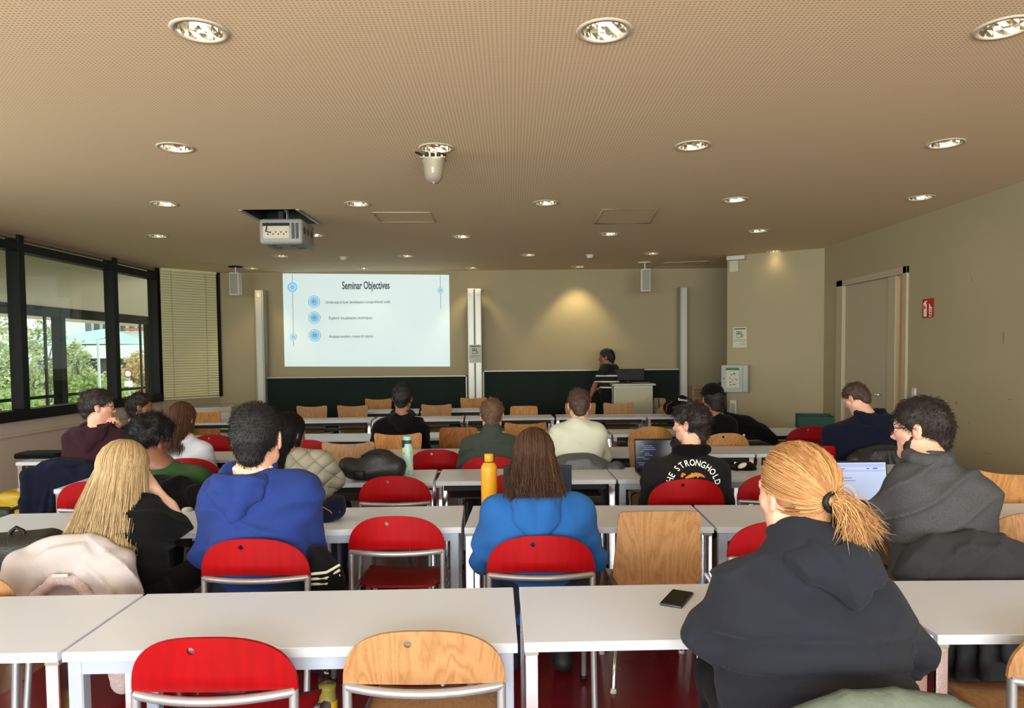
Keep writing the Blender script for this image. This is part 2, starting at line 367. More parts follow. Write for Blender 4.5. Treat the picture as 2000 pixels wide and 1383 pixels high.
for a, b in ((_tc.outputs['Object'], _s.inputs[0]), (_s.outputs[0], _fr.inputs[0]), (_fr.outputs[0], _sb.inputs[0]), (_sb.outputs[0], _mz.inputs[0]), (_mz.outputs[0], _ln.inputs[0]), (_ln.outputs['Value'], _mr.inputs[0]), (_mr.outputs[0], _mx.inputs['Factor']), (_mx.outputs['Result'], _b.inputs['Base Color'])): nt.links.new(a, b)
M_floor = mat('brown_linoleum', (104, 62, 44), 0.35, var=0.2, vscale=2, stretch=(1, 6, 1))
M_redfloor = mat('red_linoleum', (104, 10, 22), 0.26, var=0.12, vscale=5)
LIGHTS = [[(390, 60), (1180, 60), (1962, 54)], [(343, 288), (852, 289), (1353, 284), (1847, 280)],
          [(321, 398), (698, 398), (1066, 396), (1436, 390), (1798, 386)], [(308, 461), (614, 459), (902, 462), (1190, 457), (1481, 451)],
          [(548, 500), (793, 500), (1032, 498), (1273, 495), (1512, 491)], [(492, 524), (709, 524), (921, 523), (1129, 521)]]
LP = [[ZP(x, y, CEIL) for x, y in row] for row in LIGHTS]
_outer = [(LX - 0.05, REARY), (5.0, REARY), (5.0, WALLY), (LX - 0.05, WALLY)]
_pts = [Vector(p) for p in _outer]; _ed = [(0, 1), (1, 2), (2, 3), (3, 0)]; _holes = []
for row in LP:
    for p in row:
        if p.y > WALLY - 0.14: p.y = WALLY - 0.3
        c = circ(p.x, p.y, 0.104, 24); n = len(_pts); _pts += [Vector(q) for q in c]; _ed += [(n + i, n + (i + 1) % 24) for i in range(24)]; _holes.append(c)
PR0, PR1 = (-2.62, 6.98), (-2.06, 7.72)
c = [(PR0[0], PR0[1]), (PR1[0], PR0[1]), (PR1[0], PR1[1]), (PR0[0], PR1[1])]; n = len(_pts); _pts += [Vector(q) for q in c]; _ed += [(n + i, n + (i + 1) % 4) for i in range(4)]
vo, eo, fo, _, _, _ = delaunay_2d_cdt(_pts, _ed, [], 0, 1e-5)
def _hole(c):
    if PR0[0] < c.x < PR1[0] and PR0[1] < c.y < PR1[1]: return True
    return any((c.x - sum(q[0] for q in h) / 24) ** 2 + (c.y - sum(q[1] for q in h) / 24) ** 2 < 0.1 ** 2 for h in _holes)
_fs = [q[::-1] for q in fo if not _hole(sum((vo[i] for i in q), Vector((0, 0))) / len(q))]
ceiling = meshobj('ceiling', [(p.x, p.y, CEIL) for p in vo], _fs, M_ceil); ceiling['kind'] = 'structure'
ceiling['label'] = 'beige perforated ceiling with rows of round downlights'
M_seam = mat('ceiling_panel_seam', (196, 172, 138), 0.9)
for (pa, pb, pc, pd) in (((728, 415), (838, 415), (850, 434), (744, 434)), ((1178, 409), (1283, 408), (1270, 436), (1160, 437)), ((1300, 513), (1383, 510), (1372, 520), (1272, 522))):
    q = [ZP(*p, CEIL - 0.004) for p in (pa, pb, pc, pd)]; mb = MB()
    mb.tube(q, 0.0045, 4, closed=True); mb.build('access_panel_seam', M_seam, ceiling)
o = MB().box((LX - 0.1, WALLY - 0.3, CEIL + 0.25), (5, WALLY, CEIL + 0.3)).box((LX - 0.1, REARY, CEIL + 0.3), (5.0, WALLY, CEIL + 0.4)).build('ceiling_void', M_dark); o['kind'] = 'structure'
def S(name, mb, m, label=None):
    o = mb.build(name, m); o['kind'] = 'structure'
    if label: o['label'] = label
    return o
floor = S('floor', MB().box((LX - 0.1, REARY, -0.12), (5.0, WALLY, 0.0)), M_floor, 'brown and dark red linoleum floor')
MB().box((-2.42, REARY, 0.0), (3.6, 4.7, 0.003)).build('red_linoleum_field', M_redfloor, floor)
S('wall_front', MB().box((LX, WALLY, 0), (5.0, WALLY + 0.15, CEIL)), M_wall, 'beige front wall behind the chalkboards')
wr_ = S('wall_right', MB().box((RX, REARY, 0), (RX + 0.15, 7.87, CEIL)).box((RX, 9.5, 0), (RX + 0.15, 9.95, CEIL)).box((RX, 7.87, 2.46), (RX + 0.15, 9.5, CEIL)), M_wall, 'beige right wall with the door')
for px_, py_, w_, h_ in ((1960, 660, 0.012, 0.05), (1868, 787, 0.014, 0.012), (1893, 826, 0.008, 0.016), (1973, 780, 0.03, 0.004), (1898, 545, 0.006, 0.02), (1930, 886, 0.05, 0.004)):
    q_ = XP(px_, py_, RX); MB().box((RX - 0.0015, q_.y - w_, q_.z - h_), (RX, q_.y + w_, q_.z + h_)).build('scuff_mark', mat('scuff', (134, 121, 94), 0.9), wr_)
_d = Vector((RX - 3.22, 9.95 - 10.65, 0)); _L = _d.length; _R = Matrix.Translation((3.22, 10.65, 0)) @ Matrix.Rotation(math.atan2(_d.y, _d.x), 4, 'Z')
S('wall_oblique', MB().box((0, 0, 0), (_L, 0.14, CEIL), _R), M_wall, 'short oblique wall with posters and first-aid cabinet')
S('wall_niche', MB().box((4.85, 9.9, 0), (5.0, WALLY, CEIL)).box((RX + 0.15, 9.75, 0), (5.0, 9.9, CEIL)), M_wall)
# ---- door in the right wall
M_door = mat('door_paint', (172, 160, 132), 0.6)
door = bpy.data.objects.new('door_1', None); COL.objects.link(door); door.location = (RX, 9.5, 0); door['kind'] = 'structure'; door['label'] = 'beige double door standing ajar in the right wall'
D0 = 9.5
def dbox(name, y0, y1, x0, x1, z0, z1, m, par=door): return MB().rbox((x0, y0 - D0, z0), (x1, y1 - D0, z1), 0.004, seg=1).build(name, m, par)
dbox('door_frame', 9.36, 9.53, -0.025, 0.1, 0, 2.5, M_door); dbox('door_frame', 7.84, 7.92, -0.025, 0.1, 0, 2.5, M_door); dbox('door_frame', 7.84, 9.53, -0.025, 0.1, 2.42, 2.5, M_door)
leaf = dbox('door_leaf', 8.28, 9.36, 0.02, 0.07, 0.01, 2.42, M_door)
mb = MB(); mb.tube([(-0.0, 8.42 - D0, 1.05), (-0.05, 8.42 - D0, 1.05), (-0.055, 8.53 - D0, 1.05)], 0.01, 8); mb.build('door_handle', M_chrome, leaf)
dbox('door_leaf', 8.1, 8.26, -0.005, 0.05, 0.01, 2.42, M_door)
# corridor behind the gap
M_corr = mat('corridor_wood_panel', (214, 158, 92), 0.6)
S('wall_corridor', MB().box((RX + 0.9, 5.5, 0), (RX + 1.0, 9.7, CEIL)), M_corr)
l = bpy.data.lights.new('corridor_lamp', 'POINT'); l.energy = 18; l.color = (1, 0.85, 0.65); l.shadow_soft_size = 0.15; lo = bpy.data.objects.new('corridor_lamp', l); lo.location = (RX + 0.6, 7.0, 2.6); COL.objects.link(lo)
S('floor_corridor', MB().box((RX + 0.15, 5.5, -0.1), (RX + 1.0, 9.7, 0)), M_floor)
S('ceiling_corridor', MB().box((RX + 0.15, 5.5, CEIL - 0.2), (RX + 1.0, 9.7, CEIL - 0.1)), M_white)
# ---- corner wall with the blind
BA, BB = Vector((LX + 0.02, 11.42, 0)), Vector((-4.94, WALLY - 0.01, 0)); _bd = BB - BA; BL = _bd.length
BM = Matrix.Translation(BA) @ Matrix.Rotation(math.atan2(_bd.y, _bd.x), 4, 'Z')
S('wall_corner', MB().box((0, 0.05, 0), (BL, 0.15, CEIL), BM), M_wall)
wb = bpy.data.objects.new('window_1', None); COL.objects.link(wb); wb.matrix_world = BM; wb['kind'] = 'structure'; wb['label'] = 'corner window frame behind the closed blind'
MB().box((0.93, -0.02, 0.9), (1.0, 0.06, 3.0)).build('window_frame', M_dark, wb)
bl = thing('venetian_blind', 'closed cream venetian blind covering the corner window', 'blind'); bl.matrix_world = BM
M_slat = mat('cream_slat', (206, 200, 158), 0.5)
sv = MB().add([(0.02, -0.045, 0.0), (0.93, -0.045, 0.0), (0.93, -0.018, 0.045), (0.02, -0.018, 0.045), (0.02, -0.039, 0.0), (0.93, -0.039, 0.0), (0.93, -0.012, 0.047), (0.02, -0.012, 0.047), (0.02, -0.036, 0.026), (0.93, -0.036, 0.026)],
              [(0, 1, 9, 8), (8, 9, 2, 3), (4, 7, 6, 5), (0, 4, 5, 1), (3, 2, 6, 7), (0, 8, 3, 7, 4), (1, 5, 6, 2, 9)])
s0 = sv.build('slat', M_slat, bl); s0.location.z = 0.93
for i in range(1, 49): c = s0.copy(); COL.objects.link(c); c.location.z = 0.93 + i * 0.0422
MB().box((0.02, -0.05, 0.89), (0.93, -0.012, 0.915)).build('bottom_rail', M_slat, bl)
MB().box((0.02, -0.06, 2.965), (0.93, -0.005, 3.0)).build('head_rail', M_slat, bl)
for x in (0.18, 0.74): MB().tube([(x, -0.05, 0.91), (x, -0.05, 2.97)], 0.003, 5).build('ladder_cord', mat('cord', (150, 140, 110), 0.8), bl)
# ---- left wall and window band
S('wall_left', MB().box((LX - 0.18, REARY, 0), (LX, 11.45, 0.88)), mat('parapet_paint', (204, 186, 170), 0.8), 'beige parapet wall under the window band')
S('trim_1', MB().box((LX, REARY, 0.70), (LX + 0.03, 11.4, 0.735)).box((LX, REARY, 0.0), (LX + 0.012, 11.4, 0.1)), MATS['parapet_paint'])
M_glass = glass_mat('window_glass')
MUL = [-3.6, -1.5, 0.45, 2.4, 4.35, 6.3, 8.25, 10.2, 11.42]
for i in range(len(MUL) - 1):
    y0, y1 = MUL[i], MUL[i + 1]
    w = bpy.data.objects.new('window_%d' % (i + 2), None); COL.objects.link(w); w.location = (LX, y0, 0.88); w['kind'] = 'structure'
    w['label'] = 'dark framed window pane of the left window band'
    L = y1 - y0
    MB().rbox((-0.13, -0.055, 0.112), (0.02, 0.055, 2.12), 0.006, seg=1).build('mullion', M_dark, w)
    MB().box((-0.14, 0, -0.01), (0.05, L, 0.112)).build('sill_frame', M_dark, w)
    MB().rbox((-0.13, 0.055, 1.93), (0.02, L - 0.055, 2.03), 0.006, seg=1).build('head_frame', M_dark, w)
    MB().box((-0.10, 0, 2.07), (0.0, L, 2.12)).build('blind_casing', mat('casing', (120, 104, 84), 0.6), w)
    MB().box((-0.062, 0.05, 0.1), (-0.056, L - 0.05, 1.95)).build('pane', M_glass, w)
MB().rbox((LX - 0.13, 11.36, 0.88), (LX + 0.03, 11.46, 3.0), 0.006, seg=1).build('corner_mullion', M_dark).__setitem__('kind', 'structure')
# ---- rear wall with windows behind the photographer
S('wall_rear', MB().box((LX - 0.1, REARY - 0.15, 0), (5.0, REARY, 0.9)).box((LX - 0.1, REARY - 0.15, 2.92), (5.0, REARY, CEIL)), M_wall)
for i in range(5):
    w = bpy.data.objects.new('window_%d' % (i + 20), None); COL.objects.link(w); w.location = (LX + i * 2.0, REARY, 0.9); w['kind'] = 'structure'
    MB().box((-0.05, -0.1, 0), (0.05, 0.02, 2.02)).box((0.05, -0.1, 0), (1.95, 0.02, 0.08)).box((0.05, -0.1, 1.94), (1.95, 0.02, 2.02)).build('window_frame', M_dark, w)
    MB().box((0.05, -0.06, 0.08), (1.95, -0.055, 1.94)).build('pane', M_glass, w)
# ================================================================== OUTSIDE THE LEFT WINDOWS
TX = -8.7
M_soff = mat('terrace_soffit', (196, 184, 156), 0.8); M_conc = mat('terrace_floor_slab', (150, 148, 142), 0.9)
S('terrace_soffit', MB().add([(LX - 0.18, -4, 2.98), (LX - 0.18, 24, 2.98), (TX, 24, 2.52), (TX, -4, 2.52), (LX - 0.18, -4, 3.3), (LX - 0.18, 24, 3.3), (TX, 24, 3.3), (TX, -4, 3.3)], [(0, 1, 2, 3), (4, 7, 6, 5), (0, 4, 5, 1), (3, 2, 6, 7)]), M_soff, 'light terrace soffit above the outer glazing')
S('terrace_overhang', MB().box((TX - 1.6, -4, 2.42), (TX - 0.08, 24, 2.7)), M_soff)
S('terrace_floor', MB().box((TX - 0.2, -4, -0.3), (LX - 0.18, 24, -0.05)), M_conc)
M_steel = mat('terrace_dark_steel', (26, 27, 22), 0.9, 0.0, spec=0.1)
S('terrace_beam', MB().box((TX - 0.1, -4, 2.36), (TX + 0.1, 24, 2.56)), M_steel)
S('terrace_railing', MB().tube([(TX, -4, 0.86), (TX, 24, 0.86)], 0.03, 8).tube([(TX, -4, 0.45), (TX, 24, 0.45)], 0.02, 8), M_steel)
for i, px in enumerate((116, 292)):
    p = XP(px, 690, TX); S('terrace_column', MB().box((TX - 0.085, p.y - 0.085, -0.05), (TX + 0.085, p.y + 0.085, 2.45)), M_steel)
    S('terrace_post', MB().box((TX - 0.02, p.y - 0.42, -0.05), (TX + 0.02, p.y - 0.38, 2.45)), M_black)
M_grass = mat('lawn', (120, 140, 70), 0.9, var=0.3, vscale=1)
GZ = -3.4
S('ground', MB().box((-140, -30, GZ - 0.2), (TX - 2, 150, GZ)), M_grass)
M_bark = mat('bark', (92, 76, 60), 0.9)
def leaf_mat(name, a, b):
    m = hair_mat(name, a, b, 0.6); nt = m.node_tree; p = nt.nodes['Principled BSDF']; p.inputs['Specular IOR Level'].default_value = 0.2
    t = nt.nodes.new('ShaderNodeBsdfTranslucent'); mx = nt.nodes.new('ShaderNodeMixShader'); mx.inputs[0].default_value = 0.45
    r = [n for n in nt.nodes if n.type == 'VALTORGB'][0]; nt.links.new(r.outputs[0], t.inputs[0]); nt.links.new(p.outputs[0], mx.inputs[1]); nt.links.new(t.outputs[0], mx.inputs[2])
    nt.links.new(mx.outputs[0], nt.nodes['Material Output'].inputs[0]); return m
LEAF = [leaf_mat('leaves_green', (116, 150, 78), (206, 222, 146)), leaf_mat('leaves_birch', (132, 156, 108), (212, 220, 170)), leaf_mat('leaves_autumn', (168, 158, 104), (228, 206, 160))]
def tree(label, px, Y, top, rad, kind, n=5200, low=0.0):
    X = (px - 1000) / F * Y; t = thing('tree', label, 'tree', (X, Y, GZ), 0, 'trees outside the window')
    r = np.random.default_rng(int(abs(px) * 7 + Y)); H = top - GZ
    mb = MB(); mb.tube([(0, 0, 0), (0.1, 0.05, H * 0.4), (0.0, 0.1, H * 0.8)], [0.16, 0.11, 0.04], 7)
    for k in range(5): a = r.uniform(0, 6.28); mb.tube([(0.05, 0.05, H * (0.3 + 0.1 * k)), (math.cos(a) * rad * 0.6, math.sin(a) * rad * 0.6, H * (0.5 + 0.09 * k))], [0.05, 0.015], 5)
    mb.build('trunk', M_bark, t)
    nc = 60; cd = r.normal(size=(nc, 3)); cd /= np.linalg.norm(cd, axis=1)[:, None]; cc = cd * r.uniform(0.35, 1, (nc, 1)) ** 0.6 * np.array([rad, rad, H * 0.40]) + np.array([0, 0, H * 0.6])
    ci = r.integers(0, nc, n); P = cc[ci] + r.normal(size=(n, 3)) * rad * 0.16; s = r.uniform(0.045, 0.1, n)
    A = r.normal(size=(n, 3)); A /= np.linalg.norm(A, axis=1)[:, None]; B = np.cross(A, r.normal(size=(n, 3))); B /= np.linalg.norm(B, axis=1)[:, None]
    V = np.stack([P + A * s[:, None], P + B * s[:, None] * 0.55, P - A * s[:, None], P - B * s[:, None] * 0.55], 1).reshape(-1, 3)
    o = meshobj('foliage', V, np.arange(4 * n).reshape(-1, 4), LEAF[kind], t); o['kind'] = 'stuff'
tree('large grey-green birch outside the window at the left edge', -22, 21, 3.0, 1.7, 1, 8000)
tree('tall birch behind the outer column between the two left windows', 84, 26, 2.9, 1.0, 1, 6000)
tree('leafy tree left of the pale roof outside the window', 152, 24, 2.2, 0.75, 1, 5000)
tree('low green shrub tree below the first mullion outside', 36, 17, 0.9, 1.0, 0, 5000)
tree('autumn-tinted bush right of the first mullion outside', 88, 17, 0.3, 0.6, 2, 3500)
tree('green maple in front of the white building outside', 184, 23, 1.1, 0.95, 0, 6500)
tree('low brownish shrub below the white building outside', 146, 19, 0.1, 0.7, 2, 3500)
tree('orange-tinted tree behind the traffic sign outside', 270, 28, 1.7, 0.95, 2, 5000)
tree('small green tree right of the street lamp outside', 222, 26, 1.0, 0.9, 0, 6000)
# building with the green roof
bd = thing('pavilion_building', 'white flat pavilion with pale green hipped roof outside', 'building', (-36, 60, GZ))
M_bw = mat('pavilion_white', (216, 224, 224), 0.8); M_rf = mat('verdigris_roof', (150, 190, 178), 0.7)
def bpx(px, py, Y): p = W(px, py, Y); return p - Vector((-36, 60, GZ))
a, b2 = bpx(152, 675, 46), bpx(315, 675, 58); c1, c2 = bpx(152, 700, 46), bpx(315, 700, 58)
dv = Vector((-5, 3, 0))
MB().add([a, b2, c2, c1, a + dv, b2 + dv, c2 + dv, c1 + dv], [(0, 1, 2, 3), (0, 4, 5, 1), (3, 2, 6, 7), (0, 3, 7, 4), (1, 5, 6, 2), (4, 7, 6, 5)]).build('fascia', M_bw, bd)
lo_ = Vector((0, 0, -6)); MB().add([c1 + dv * 0.2, c2 + dv * 0.2, c2 + dv * 0.2 + lo_, c1 + dv * 0.2 + lo_, c1 + dv, c2 + dv, c2 + dv + lo_, c1 + dv + lo_], [(0, 1, 2, 3), (0, 3, 7, 4), (1, 5, 6, 2), (4, 7, 6, 5)]).build('wall', mat('pavilion_dark', (70, 74, 76), 0.8), bd)
r0, r1, ap = bpx(160, 672, 47), bpx(300, 672, 58), bpx(213, 641, 56)
r2 = r1 + Vector((-9, 4, 0)); r3 = r0 + Vector((-9, 4, 0)); MB().add([r0, r1, ap, r2, r3], [(0, 1, 2), (1, 3, 2), (3, 4, 2), (4, 0, 2), (0, 4, 3, 1)]).build('roof', M_rf, bd)
bd2 = thing('office_block', 'pale office block rising behind the pavilion roof outside', 'building', (-60, 100, GZ))
def bp2(px, py, Y): return W(px, py, Y) - Vector((-60, 100, GZ))
a, b2 = bp2(165, 610, 95), bp2(330, 616, 105); MB().add([a, b2, b2 + Vector((0, 0, -9)), a + Vector((0, 0, -9)), a + Vector((-8, 6, 0)), b2 + Vector((-8, 6, 0)), b2 + Vector((-8, 6, -9)), a + Vector((-8, 6, -9))], [(0, 1, 2, 3), (0, 4, 5, 1), (0, 3, 7, 4), (1, 5, 6, 2), (4, 7, 6, 5)]).build('wall', M_bw, bd2)
for k in range(9):
    p = bp2(172 + k * 17, 634, 94.5 + k); MB().box((p.x - 0.35, p.y - 0.05, p.z - 0.9), (p.x + 0.35, p.y + 0.1, p.z + 0.9)).build('window', mat('office_pane', (96, 110, 118), 0.3), bd2)
MB().add([bp2(243, 641, 93), bp2(330, 641, 103), bp2(330, 646, 103), bp2(243, 646, 93)], [(0, 1, 2, 3)]).build('red_ledge', mat('red_ledge', (190, 96, 70), 0.7), bd2)
lp = W(196, 800, 22); sl = thing('street_lamp', 'slim pale street lamp between the shrubs outside', 'street lamp', (lp.x, 22, GZ))
tz = W(193, 662, 22).z - GZ
MB().tube([(0, 0, 0), (0, 0, tz)], [0.06, 0.04], 8).build('pole', mat('galvanised', (196, 202, 204), 0.5, 0.4), sl)
MB().tube([(0, 0, tz), (0.25, 0.1, tz + 0.04)], 0.025, 6).build('arm', MATS['galvanised'], sl); MB().rbox((0.18, 0.02, tz + 0.02), (0.5, 0.18, tz + 0.1), 0.02).build('lamp_head', MATS['galvanised'], sl)
p = W(252, 730, 20); ts = thing('traffic_sign', 'round white traffic sign with red rim outside', 'sign', (p.x, 20, GZ)); hz = p.z - GZ
MB().tube([(0, 0, 0), (0, 0, hz + 0.1)], 0.025, 6).build('pole', MATS['galvanised'], ts)
MX = Matrix.Translation((0, -0.04, hz)) @ Matrix.Rotation(PI / 2, 4, 'X') @ Matrix.Identity(4)
MB().lathe([(0, 0.01), (0.12, 0.01), (0.12, 0), (0, 0)], 20, MX).build('disc', mat('sign_red', (190, 40, 44), 0.5), ts); MB().lathe([(0, 0.016), (0.088, 0.016), (0.088, 0.01)], 20, MX).build('face', mat('sign_white', (240, 240, 240), 0.5), ts)
MB().box((-0.11, -0.05, hz - 0.36), (0.11, -0.03, hz - 0.2)).build('plate', MATS['sign_white'], ts)
# ================================================================== DOWNLIGHTS
M_trim = mat('downlight_trim', (196, 182, 162), 0.5)
M_refl = mat('faceted_reflector', (230, 226, 214), 0.12, 1.0)
M_lamp = mat('lit_lamp', (255, 246, 214), 0.4, emit=6.0)
def make_downlight():
    t = thing('ceiling_downlight', '', 'ceiling light')
    MB().lathe([(0.098, 0.004), (0.098, -0.006), (0.118, -0.006), (0.124, 0.0), (0.124, 0.004)], 28).build('trim_ring', M_trim, t)
    mb = MB(); prof = [(0.1, 0.0), (0.098, 0.03), (0.088, 0.07), (0.068, 0.105), (0.03, 0.125)]; n = 18; v = []; f = []
    for i in range(n):
        for j, (r, z) in enumerate(prof):
            rr = r * (1.0 if (i + j) % 2 else 0.965); a = 2 * PI * i / n; v.append((rr * math.cos(a), rr * math.sin(a), z))
    for i in range(n):
        for j in range(4): f.append((i * 5 + j, i * 5 + j + 1, ((i + 1) % n) * 5 + j + 1, ((i + 1) % n) * 5 + j))
    f.append(tuple(i * 5 + 4 for i in range(n))); mb.add(v, f); mb.build('reflector', M_refl, t)
    mb = MB(); mb.tube([(0.045 * math.cos(a), 0.045 * math.sin(a), 0.06) for a in np.linspace(0, 2 * PI, 14)[:-1]], 0.011, 6, closed=True); mb.tube([(0.0, 0, 0.12), (0, 0, 0.045)], 0.018, 8); mb.build('lamp', M_lamp, t)
    return t
LROW = ['nearest row', 'second row', 'third row', 'fourth row', 'fifth row', 'row along the front wall']
LORD = ['leftmost', 'second from left', 'third from left', 'fourth from left', 'rightmost']
dl0 = make_downlight(); first = True
for ri, row in enumerate(LP):
    for ci, p in enumerate(row):
        t = dl0 if first else copy_tree(dl0); first = False
        t.location = (p.x, p.y, CEIL)
        o = 'rightmost' if ci == len(row) - 1 else LORD[ci]
        t['label'] = 'round ceiling downlight, %s in the %s' % (o, LROW[ri]); t['group'] = 'ceiling downlights'
        sp = bpy.data.lights.new('downlight_beam', 'SPOT'); sp.spot_size = math.radians(115); sp.spot_blend = 0.8; sp.shadow_soft_size = 0.07; sp.color = (1.0, 0.77, 0.42); sp.energy = 4.0 if ri > 2 else 2.2
        if ri == 5: sp.energy = (26, 6, 30, 75)[ci]; sp.spot_size = math.radians(88); sp.spot_blend = 0.6
        if ri == 3 and ci == 2: sp.energy = 18
        so = bpy.data.objects.new('downlight_beam', sp); COL.objects.link(so); so.location = (p.x, p.y, CEIL - 0.03)
        if ri == 5: so.rotation_euler = (math.radians(8), 0, 0)
# ================================================================== FRONT WALL: boards, posts, projection, speakers
M_board = mat('green_chalkboard', (12, 27, 19), 0.7, var=0.15, vscale=2, spec=0.2)
M_alu = mat('grey_aluminium', (152, 150, 138), 0.4, 0.3)
BY = 11.98
def board(label, pxl, pxr, pyt):
    a, b = W(pxl, pyt, BY), W(pxr, pyt, BY); t = thing('chalkboard', label, 'chalkboard', (a.x, BY, 0)); w = b.x - a.x; z1 = (a.z + b.z) / 2; z0 = z1 - 1.0
    MB().box((0.02, 0, z0 + 0.02), (w - 0.02, 0.03, z1 - 0.02)).build('writing_surface', M_board, t)
    for q in (((0, -0.008, z1 - 0.02), (w, 0.035, z1)), ((0, -0.008, z0), (w, 0.035, z0 + 0.02)), ((0, -0.008, z0), (0.02, 0.035, z1)), ((w - 0.02, -0.008, z0), (w, 0.035, z1))): MB().box(*q).build('frame_rail', M_alu, t)
    MB().rbox((0.1, -0.07, z0 - 0.03), (w - 0.1, 0.0, z0), 0.006, seg=1).build('chalk_tray', M_alu, t)
board('dark green chalkboard under the projected slide', 516, 912, 735)
board('dark green chalkboard behind the lectern and presenter', 943, 1329, 722)
def post(label, px, pyt, w, double=False):
    p = W(px, pyt, BY - 0.1); t = thing('board_post', label, 'board post', (p.x, BY - 0.1, 0))
    MB().rbox((-w / 2, 0, 0), (w / 2, 0.16, p.z), 0.008, seg=1).build('post_body', M_alu, t)
    for x in ((-w / 4, w / 4) if double else (0,)):
        MB().box((x - w * (0.17 if double else 0.3), -0.012, 0.02), (x + w * (0.17 if double else 0.3), 0.0, p.z - 0.02)).build('guide_rail', mat('light_aluminium', (170, 168, 154), 0.35, 0.3), t)
        MB().rbox((x - 0.02, -0.02, p.z - 0.12), (x + 0.02, -0.01, p.z - 0.06), 0.003, seg=1).build('pulley_cover', M_white, t)
    if double: MB().box((-0.006, -0.014, 0.02), (0.006, 0.0, p.z)).build('slot', M_black, t)
    return t, p.z
post('grey aluminium board post left of the slide', 505, 566, 0.15)
pc, pcz = post('wide double aluminium board post right of the slide', 926, 564, 0.24, True)
post('grey aluminium board post at the right end of the boards', 1336, 560, 0.125)
# projected slide on the wall
SY = WALLY - 0.012
M_slide = mat('projected_light', (218, 236, 238), 0.9, emit=0.42); M_sl_line = mat('slide_line_grey', (96, 110, 116), 0.9, emit=0.5); M_sl_blue = mat('slide_blue', (118, 178, 214), 0.9, emit=0.75); M_sl_txt = mat('slide_text', (84, 88, 84), 0.9, emit=0.35)
M_sl_white = mat('slide_white', (226, 240, 242), 0.9, emit=0.42)
q = [W(552, 534, SY), W(877, 537, SY), W(879, 716, SY), W(556, 716, SY)]
sl = thing('projected_slide', 'bright projected slide titled Seminar Objectives on the front wall', 'projection', q[3]); o0 = Vector(q[3])
v = [p - o0 for p in q]; v += [p + Vector((0, 0.01, 0)) for p in v]
meshobj('light_field', v, [(3, 2, 1, 0), (4, 5, 6, 7), (0, 1, 5, 4), (1, 2, 6, 5), (2, 3, 7, 6), (3, 0, 4, 7)], M_slide, sl)
def SP(px, py, d=0.004): p = W(px, py, SY - d) - o0; return p
RXm = Matrix.Rotation(PI / 2, 4, 'X')
def disc(name, px, py, r, m, d, ring=0.0, par=sl):
    MXX = Matrix.Translation(SP(px, py, d)) @ RXm; prof = [(r - ring, 0), (r, 0)] if ring else [(0, 0), (r, 0)]
    return MB().lathe(prof + [(r, -0.002)], 28, MXX, smooth=False).build(name, m, par)
pxm = SY / F
for (x, y, r, big) in ((571, 561, 9.7, 1), (573, 658, 6.5, 0), (860, 567, 5.5, 0)):
    if big: disc('dot', x, y, r * pxm, M_sl_blue, 0.004); disc('dot_ring', x, y, 6.3 * pxm, M_sl_white, 0.007); disc('dot_centre', x, y, 5 * pxm, M_sl_blue, 0.01)
    else: disc('dot_ring', x, y, r * pxm, M_sl_line, 0.004, 0.006); disc('dot_centre', x, y, r * 0.62 * pxm, M_sl_blue, 0.006)
for a, b in (((570.5, 536), (571, 551)), ((571.5, 571), (573, 651)), ((573, 665), (573.5, 676)), ((860, 538), (860, 561)), ((860.5, 573), (861, 603))):
    MB().tube([SP(*a), SP(*b)], 0.0035, 4).build('timeline', M_sl_line, sl)
for n_, y, tx, tw, ty in (('01', 589, 'Understand how developers comprehend code', 699, 590), ('02', 620.5, 'Explore visualization techniques', 684.5, 621), ('03', 655, 'Analyze modern research topics', 685.5, 657)):
    x = 613.5 + (y - 589) * 0.02
    disc('number_ring', x, y, 11.6 * pxm, M_sl_line, 0.004, 0.007); disc('number_disc', x, y, 9 * pxm, M_sl_blue, 0.006)
    text('number', n_, M_sl_txt, Matrix.Translation(SP(x, y, 0.012)) @ RXm, 0.068, sl); text('line_of_text', tx, M_sl_txt, Matrix.Translation(SP(tw, ty, 0.008)) @ RXm, 0.072, sl, xs={'01': 0.80, '02': 0.80, '03': 0.80}[n_])
text('title', 'Seminar Objectives', M_sl_txt, Matrix.Translation(SP(714.5, 558, 0.008)) @ RXm, 0.185, sl, xs=0.56, bold=0.004)
def notice(label, M, parent_loc, w=0.2, h=0.3):
    t = thing('paper_notice', label, 'notice'); t.matrix_world = M
    MB().box((-w / 2, -0.002, -h / 2), (w / 2, 0, h / 2)).build('sheet', mat('paper', (192, 189, 168), 0.8), t)
    mk = mat('notice_print', (40, 42, 40), 0.8); u = w / 0.2
    MB().box((-0.085 * u, -0.004, 0.118 * u), (0.085 * u, -0.002, 0.132 * u)).build('heading', mk, t)
    mb = MB(); mb.tube([(-0.045 * u, -0.004, 0.0), (0.02 * u, -0.004, 0.0), (0.02 * u, -0.004, 0.05 * u), (-0.045 * u, -0.004, 0.05 * u)], 0.004 * u, 4, closed=True)
    for cx in (-0.03, 0.005): mb.tube([((cx + 0.018 * math.cos(a)) * u, -0.004, (0.07 + 0.018 * math.sin(a)) * u) for a in np.linspace(0, 6.28, 11)[:-1]], 0.004 * u, 4, closed=True)
    mb.tube([(0.022 * u, -0.004, 0.015 * u), (0.045 * u, -0.004, 0.005 * u), (0.045 * u, -0.004, 0.045 * u), (0.022 * u, -0.004, 0.035 * u)], 0.004 * u, 4, closed=True); mb.build('camera_symbol', mk, t)
    for i, z in enumerate((-0.03, -0.045, -0.06, -0.09, -0.11)): MB().box((-0.08 * u if i < 3 else 0.0, -0.004, (z - 0.003) * u), (0.08 * u, -0.002, (z + 0.002) * u)).build('text_line', mat('notice_grey', (120, 120, 112), 0.8), t)
